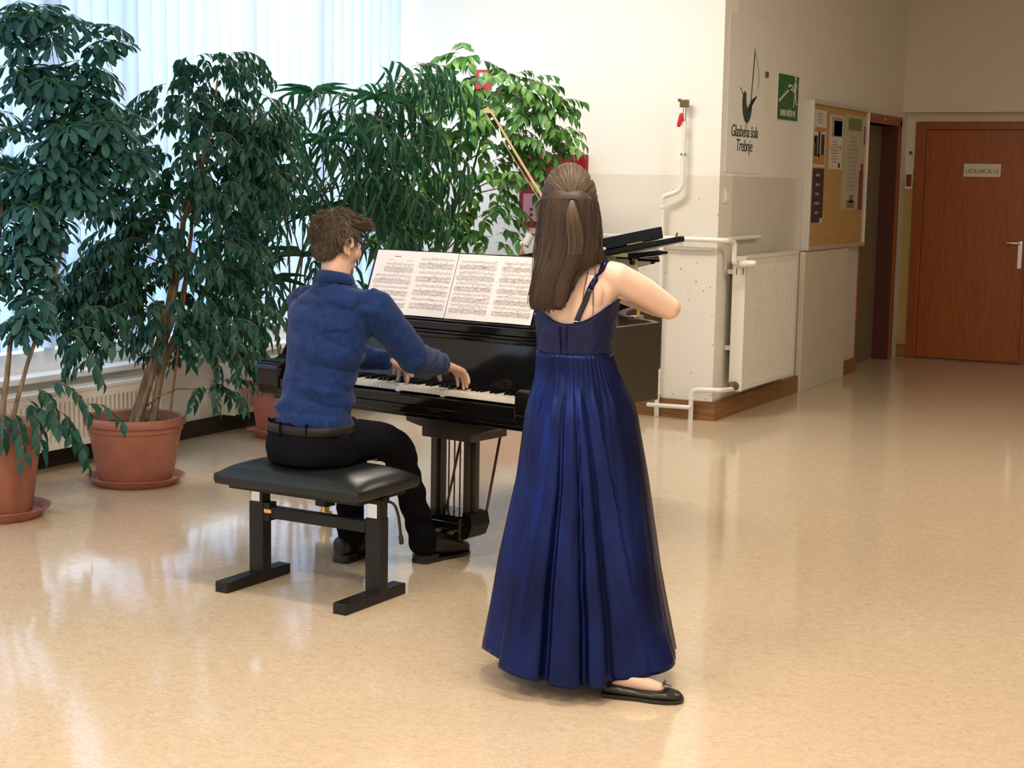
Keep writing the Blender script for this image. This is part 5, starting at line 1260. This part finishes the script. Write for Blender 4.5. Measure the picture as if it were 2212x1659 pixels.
P2B = scale_to([(-4.95, 6.3, 2.04, 0.23, 0.12), (-5.08, 6.2, 1.86, 0.19, 0.14), (-4.84, 6.33, 1.82, 0.2, 0.16), (-5.0, 6.21, 1.66, 0.29, 0.2), (-5.15, 6.11, 1.46, 0.18, 0.18), (-4.89, 6.24, 1.44, 0.25, 0.2), (-4.74, 6.34, 1.6, 0.16, 0.2), (-5.24, 6.04, 1.34, 0.15, 0.14), (-5.32, 5.97, 1.14, 0.18, 0.14), (-5.16, 6.05, 1.12, 0.2, 0.18), (-4.92, 6.18, 1.15, 0.25, 0.18), (-5.35, 5.93, 0.92, 0.2, 0.14), (-5.14, 6.03, 0.87, 0.25, 0.16), (-4.86, 6.17, 0.88, 0.23, 0.18), (-5.45, 5.88, 0.96, 0.14, 0.09), (-4.99, 6.09, 0.74, 0.23, 0.11), (-4.79, 6.19, 0.68, 0.14, 0.11), (-5.31, 5.91, 0.69, 0.14, 0.11), (-4.84, 6.14, 0.52, 0.1, 0.06), (-5.28, 5.95, 1.02, .2, .12), (-5.22, 6.0, 1.25, .18, .14), (-5.38, 5.9, .82, .16, .10)], 8.0/7.75)
P3B = [(-4.92, 7.96, 2.17, 0.17, 0.10), (-4.92, 7.96, 2.08, 0.2, 0.13), (-5.13, 7.84, 1.94, 0.24, 0.16), (-5.31, 7.72, 1.78, 0.24, 0.19), (-5.49, 7.61, 1.69, 0.21, 0.21), (-4.95, 7.91, 1.76, 0.29, 0.21), (-5.23, 7.71, 1.46, 0.29, 0.27), (-4.97, 7.85, 1.44, 0.27, 0.24), (-5.51, 7.56, 1.37, 0.21, 0.27), (-5.59, 7.48, 1.08, 0.19, 0.24), (-5.38, 7.56, 0.92, 0.21, 0.27), (-5.02, 7.79, 1.2, 0.24, 0.19), (-5.56, 7.44, 0.76, 0.16, 0.18), (-5.37, 7.72, 1.95, 0.11, 0.07)]
P4B = [(-5.05, 8.95, 2.25, 0.13, 0.12), (-4.83, 9.04, 2.11, 0.26, 0.16), (-5.11, 8.88, 2.02, 0.24, 0.18), (-4.67, 9.11, 1.97, 0.21, 0.18), (-4.91, 8.96, 1.82, 0.35, 0.21), (-4.57, 9.13, 1.79, 0.15, 0.15), (-5.16, 8.81, 1.66, 0.24, 0.24), (-4.82, 8.97, 1.58, 0.29, 0.12), (-4.61, 9.09, 1.62, 0.13, 0.15), (-5.27, 8.71, 1.37, 0.24, 0.21), (-5.11, 8.78, 1.26, 0.18, 0.16), (-4.88, 8.91, 1.35, 0.14, 0.13), (-5.26, 8.69, 1.2, 0.21, 0.13), (-4.84, 8.91, 1.2, 0.12, 0.07), (-4.55, 9.1, 1.5, 0.09, 0.1)]
def round_pot(par, c, r, h, m='terracotta', deep=.03):
    z0 = .022; rb = r*.72
    prof = [(0, z0), (rb*.96, z0), (rb, z0+.008), (rb*1.03, z0+.03), (rb+(r*.93-rb)*.35, z0+h*.3), (rb+(r*.93-rb)*.36, z0+h*.305), (rb+(r*.93-rb)*.68, z0+h*.62), (r*.90, z0+h*.78), (r*.93, z0+h*.79), (r*.935, z0+h*.87), (r*.99, z0+h*.88), (r*1.0, z0+h*.92), (r*.995, z0+h*.97), (r*.97, z0+h), (r*.92, z0+h), (r*.89, z0+h*.97), (r*.87, z0+h*.80), (r*.80, z0+h*.6), (0, z0+h*.6)]
    mb = MB(); mb.lathe(prof, c[0], c[1], 64); o = obj('pot', mb, m, par, smooth='auto', ang=30)
    mb = MB(); mb.lathe([(0, z0+h*.86), (r*.5, z0+h*.86), (r*.885, z0+h*.84)], c[0], c[1], 40)
    mb.v = [(x, y, z+.008*noise.noise(V(x*30, y*30, 0))) for x, y, z in mb.v]; obj('soil', mb, 'soil', par, smooth=True)
def saucer(c, r, h, label, m='terracotta'):
    mb = MB(); mb.lathe([(0, .0), (r*.80, .0), (r*.84, .006), (r*.95, h*.8), (r*1.0, h*.88), (r*1.01, h*.97), (r*.98, h*1.02), (r*.95, h*.96), (r*.84, .018), (0, .018)], c[0], c[1], 64)
    return tag(obj('plant_saucer', mb, m, smooth='auto', ang=30), label, 'saucer')
def stem_group(par, paths, m='bark', name='trunk'):
    for pth, r0, r1 in paths:
        n = len(pth); pts = []
        for a, b in zip(pth, pth[1:]):
            for k in range(4): pts.append(Vector(a).lerp(Vector(b), k/4))
        pts.append(Vector(pth[-1])); N_ = len(pts)
        pts = [p+V(noise.noise(p*7), noise.noise(p*7+V(5, 5, 5)), 0)*.010 for p in pts]
        mb = MB(); mb.tube(pts, [lerp(r0, r1, (i/(N_-1))**.7)*(1+.12*noise.noise(pts[i]*25)) for i in range(N_)], 12); obj(name, mb, m, par, smooth='auto', ang=60)
# schefflera, far left
c1 = (-5.37, 5.20); t1 = thing('potted_schefflera', 'umbrella plant with star shaped leaf whorls in the leftmost round terracotta pot', 'plant', (c1[0], c1[1], 0))
round_pot(t1, c1, .228, .41); saucer(c1, .245, .05, 'wide terracotta saucer under the leftmost round pot')
T1 = scale_to([(-5.12, 5.01, 0.46), (-5.12, 5.04, 0.66), (-5.12, 5.06, 0.81), (-5.07, 5.13, 1.1), (-5.03, 5.21, 1.5), (-5.02, 5.27, 1.9)], 7.1/6.9); T1b = scale_to([(-5.08, 5.04, 0.5), (-5.04, 5.09, 0.74), (-5.0, 5.14, 0.92), (-4.95, 5.2, 1.18), (-4.92, 5.2, 1.6)], 7.1/6.9)
stem_group(t1, [([(c1[0]+.05, c1[1], .30)]+T1, .016, .008), ([(c1[0]+.09, c1[1]+.03, .30)]+T1b, .013, .006), ([(c1[0]-.02, c1[1]+.02, .30), (c1[0]+.0, c1[1], .8), (c1[0]+.1, c1[1]+.0, 1.5)], .013, .006)])
LV = Leaves(); tw = MB(); rnd = random.Random(5); tm, fc = LT['umb']
axis1 = (T1[3][0]-.05, T1[3][1])
for (bx, by, bz, rx, rz) in P1B:
    nw = max(6, int(math.pi*rx*rz/.0036))
    for _ in range(nw):
        q = V(rnd.gauss(0, 1), rnd.gauss(0, 1), rnd.gauss(0, 1)).normalized()*rnd.random()**.35
        p = V(bx+q.x*rx*.85, by+q.y*rx*.85, bz+q.z*rz*.85)
        if not inside(p+V(-.1, 0, 0)): continue
        up = (V(q.x, q.y-.35, 0)*.55+V(0, 0, 1)+V(rnd.uniform(-.3, .3), rnd.uniform(-.3, .3), 0)).normalized()
        a_ = up.cross(V(1, .2, 0)).normalized(); b_ = up.cross(a_); nL_ = rnd.choice([7, 8, 8, 9]); ph0 = rnd.uniform(0, 6)
        src = p-V(q.x, q.y, 0)*.10-up*.10; tw.tube([src, (src+p)/2+V(0, 0, .01), p], .0018, 3, False)
        for k in range(nL_):
            a = ph0+2*PI*k/nL_+rnd.uniform(-.12, .12); dr = a_*math.cos(a)+b_*math.sin(a)
            dr = (dr-up*rnd.uniform(.05, .45)+V(0, 0, -.12)).normalized(); L = rnd.uniform(.066, .100)
            LV.add(tm, fc, p+dr*.022, dr, up, L, L*.40); tw.tube([p, p+dr*.026], .001, 3, False)
obj('foliage', LV.mesh(), 'leaf_blue', t1, smooth=True, recalc=False); obj('petioles', tw, 'leaf_light', t1, recalc=False)
LV = Leaves(); tw = MB()
twigs_fig(LV, tw, [(-5.12, 5.2, .60, .12, .10), (-5.02, 5.35, .85, .12, .10), (-5.2, 5.15, .50, .10, .05), (-5.0, 5.3, .5, .08, .05)], (c1[0], c1[1]), 'fig', 9, .085, .042, .75)
obj('lower_foliage', LV.mesh(), 'leaf_dark', t1, smooth=True, recalc=False); obj('twigs', tw, 'bark', t1, recalc=False)
# big weeping fig
c2 = (-5.37, 6.15); t2 = thing('potted_weeping_fig', 'tall weeping fig with thick trunk in the round terracotta pot near the window', 'plant', (c2[0], c2[1], 0))
round_pot(t2, c2, .255, .325); saucer(c2, .245, .045, 'terracotta saucer under the round pot of the tall weeping fig')
T2 = scale_to([(-5.23, 6.02, 0.39), (-5.19, 6.08, 0.59), (-5.13, 6.14, 0.82), (-5.11, 6.18, 1.05), (-5.11, 6.22, 1.32), (-5.06, 6.28, 1.55), (-5.01, 6.35, 1.85)], 8.0/7.85)
b2 = V(c2[0]+.03, c2[1], .27)
stem_group(t2, [([b2]+T2, .034, .008), ([b2+V(.05, .02, 0)]+[tuple(Vector(p)+V(.03, .03, 0)) for p in T2[1:6]], .022, .007), ([b2+V(-.05, -.02, 0)]+[tuple(Vector(p)+V(-.015, -.02, 0)) for p in T2[1:5]], .020, .006), ([b2+V(.02, -.06, 0), tuple(Vector(T2[1])+V(.02, -.02, 0)), tuple(Vector(T2[3])+V(-.03, 0, 0))], .016, .008), ([b2+V(-.08, .03, 0), tuple(Vector(T2[1])+V(-.02, .01, -.05))], .010, .010)])
mb = MB(); mb.tube([V(c2[0]+.16, c2[1]+.06, .27), V(c2[0]+.235, c2[1]+.14, 1.1)], .006, 8); obj('support_cane', mb, 'wood_skirting', t2)
branches(t2, [tuple(p) for p in T2], P2B, rnd)
LV = Leaves(); tw = MB(); twigs_fig(LV, tw, P2B, (T2[3][0], T2[3][1]), 'fig', 12, .066, .029, 4.0, 9, .8)
obj('foliage', LV.mesh(), 'leaf_dark', t2, smooth=True, recalc=False); obj('twigs', tw, 'bark', t2, recalc=False)
# narrow leaved fig in the square planter
c3 = V(-5.54, 7.76, 0); t3 = thing('potted_long_leaf_fig', 'bushy fig with long narrow leaves in the square terracotta planter behind the pianist', 'plant', c3)
def sq(mb, cx, z, hw_): return [c3+PU*a*hw_+PW*b*hw_+V(0, 0, z) for a, b in ((-1, -1), (1, -1), (1, 1), (-1, 1))]
mb = MB(); lev = [(.03, .155), (.03+.01, .158), (.27, .185), (.275, .195), (.325, .200), (.33, .212), (.355, .214), (.36, .208), (.36, .195), (.33, .190), (.30, .185)]
vs = []; 
for z, h_ in lev: vs += sq(mb, 0, z, h_)
n = len(lev); mb.add(vs, [(4*i+k, 4*i+(k+1) % 4, 4*(i+1)+(k+1) % 4, 4*(i+1)+k) for i in range(n-1) for k in range(4)]+[(3, 2, 1, 0)]); obj('planter', mb, 'terracotta_pink', t3, bevel=.004)
mb = MB(); mb.add(sq(mb, 0, .315, .188), [(0, 1, 2, 3)]); obj('soil', mb, 'soil', t3)
mb = MB(); vs = []
lev = [(.0, .155), (.045, .195), (.05, .205), (.058, .205), (.055, .19), (.028, .158)]
for z, h_ in lev: vs += sq(mb, 0, z, h_)
mb.add(vs, [(4*i+k, 4*i+(k+1) % 4, 4*(i+1)+(k+1) % 4, 4*(i+1)+k) for i in range(5) for k in range(4)]+[(3, 2, 1, 0), (20, 21, 22, 23)]); tag(obj('plant_saucer', mb, 'terracotta_pink', bevel=.003), 'square terracotta saucer under the square planter', 'saucer')
T3 = [(-5.53, 7.70, 0.6), (-5.50, 7.66, 0.8), (-5.45, 7.70, 1.08), (-5.34, 7.77, 1.46), (-5.12, 7.93, 1.78)]
stem_group(t3, [([c3+V(0, 0, .3)]+T3, .018, .006)]+[([c3+V(dx, dy, .3), c3+V(dx*2.2, dy*2.2, .8), c3+V(dx*4, dy*4, 1.35)], .010, .004) for dx, dy in ((.05, 0), (-.05, -.03), (.03, -.06), (.08, -.02), (-.02, .05))])
branches(t3, T3, P3B, rnd, .005)
LV = Leaves(); tw = MB(); twigs_fig(LV, tw, P3B, (-5.3, 7.7), 'long', 15, .15, .022, 2.1, 7, .85)
# arching palm-like sprays at the top
tml, fcl = LT['long']
for (x, y, z) in ((-5.37, 7.70, 2.02), (-5.0, 7.8, 2.0), (-4.95, 7.8, 1.62), (-5.2, 7.6, 1.75), (-5.15, 7.5, 1.35), (-4.98, 7.7, 1.4), (-5.45, 7.5, 1.5), (-5.3, 7.5, 1.1), (-5.5, 7.45, .95)):
    for k in range(12):
        a = 2*PI*k/12+rnd.uniform(-.2, .2); dr = V(math.cos(a), math.sin(a), rnd.uniform(.0, .7)).normalized()
        if inside(V(x, y, z)+dr*.22): LV.add(tml, fcl, V(x, y, z), dr, V(0, 0, 1), rnd.uniform(.2, .27), .018)
obj('foliage', LV.mesh(), 'leaf_long', t3, smooth=True, recalc=False); obj('twigs', tw, 'bark', t3, recalc=False)
# light green fig by the rear wall
c4 = (-4.97, 9.30); t4 = thing('potted_weeping_fig', 'lighter green weeping fig behind the piano reaching over the red cabinet', 'plant', (c4[0], c4[1], 0))
round_pot(t4, c4, .21, .30); saucer(c4, .21, .04, 'terracotta saucer under the pot hidden behind the piano')
T4 = [(-5.08, 9.05, .64), (-5.15, 8.85, 1.09), (-5.1, 8.91, 1.4), (-5.07, 8.97, 1.67), (-5.0, 9.04, 1.94)]
stem_group(t4, [([(c4[0], c4[1], .25)]+T4, .022, .007), ([(c4[0]+.05, c4[1], .25)]+[(x+.05, y+.03, z) for x, y, z in T4], .016, .006), ([(c4[0]-.04, c4[1], .25)]+[(x-.06, y, z) for x, y, z in T4[:3]], .014, .006)])
branches(t4, T4, P4B, rnd)
LV = Leaves(); tw = MB(); twigs_fig(LV, tw, P4B, (-5.0, 9.0), 'fig', 22, .086, .042, 4.6, 7, .65)
obj('foliage', LV.mesh(), 'leaf_light', t4, smooth=True, recalc=False); obj('twigs', tw, 'bark', t4, recalc=False)
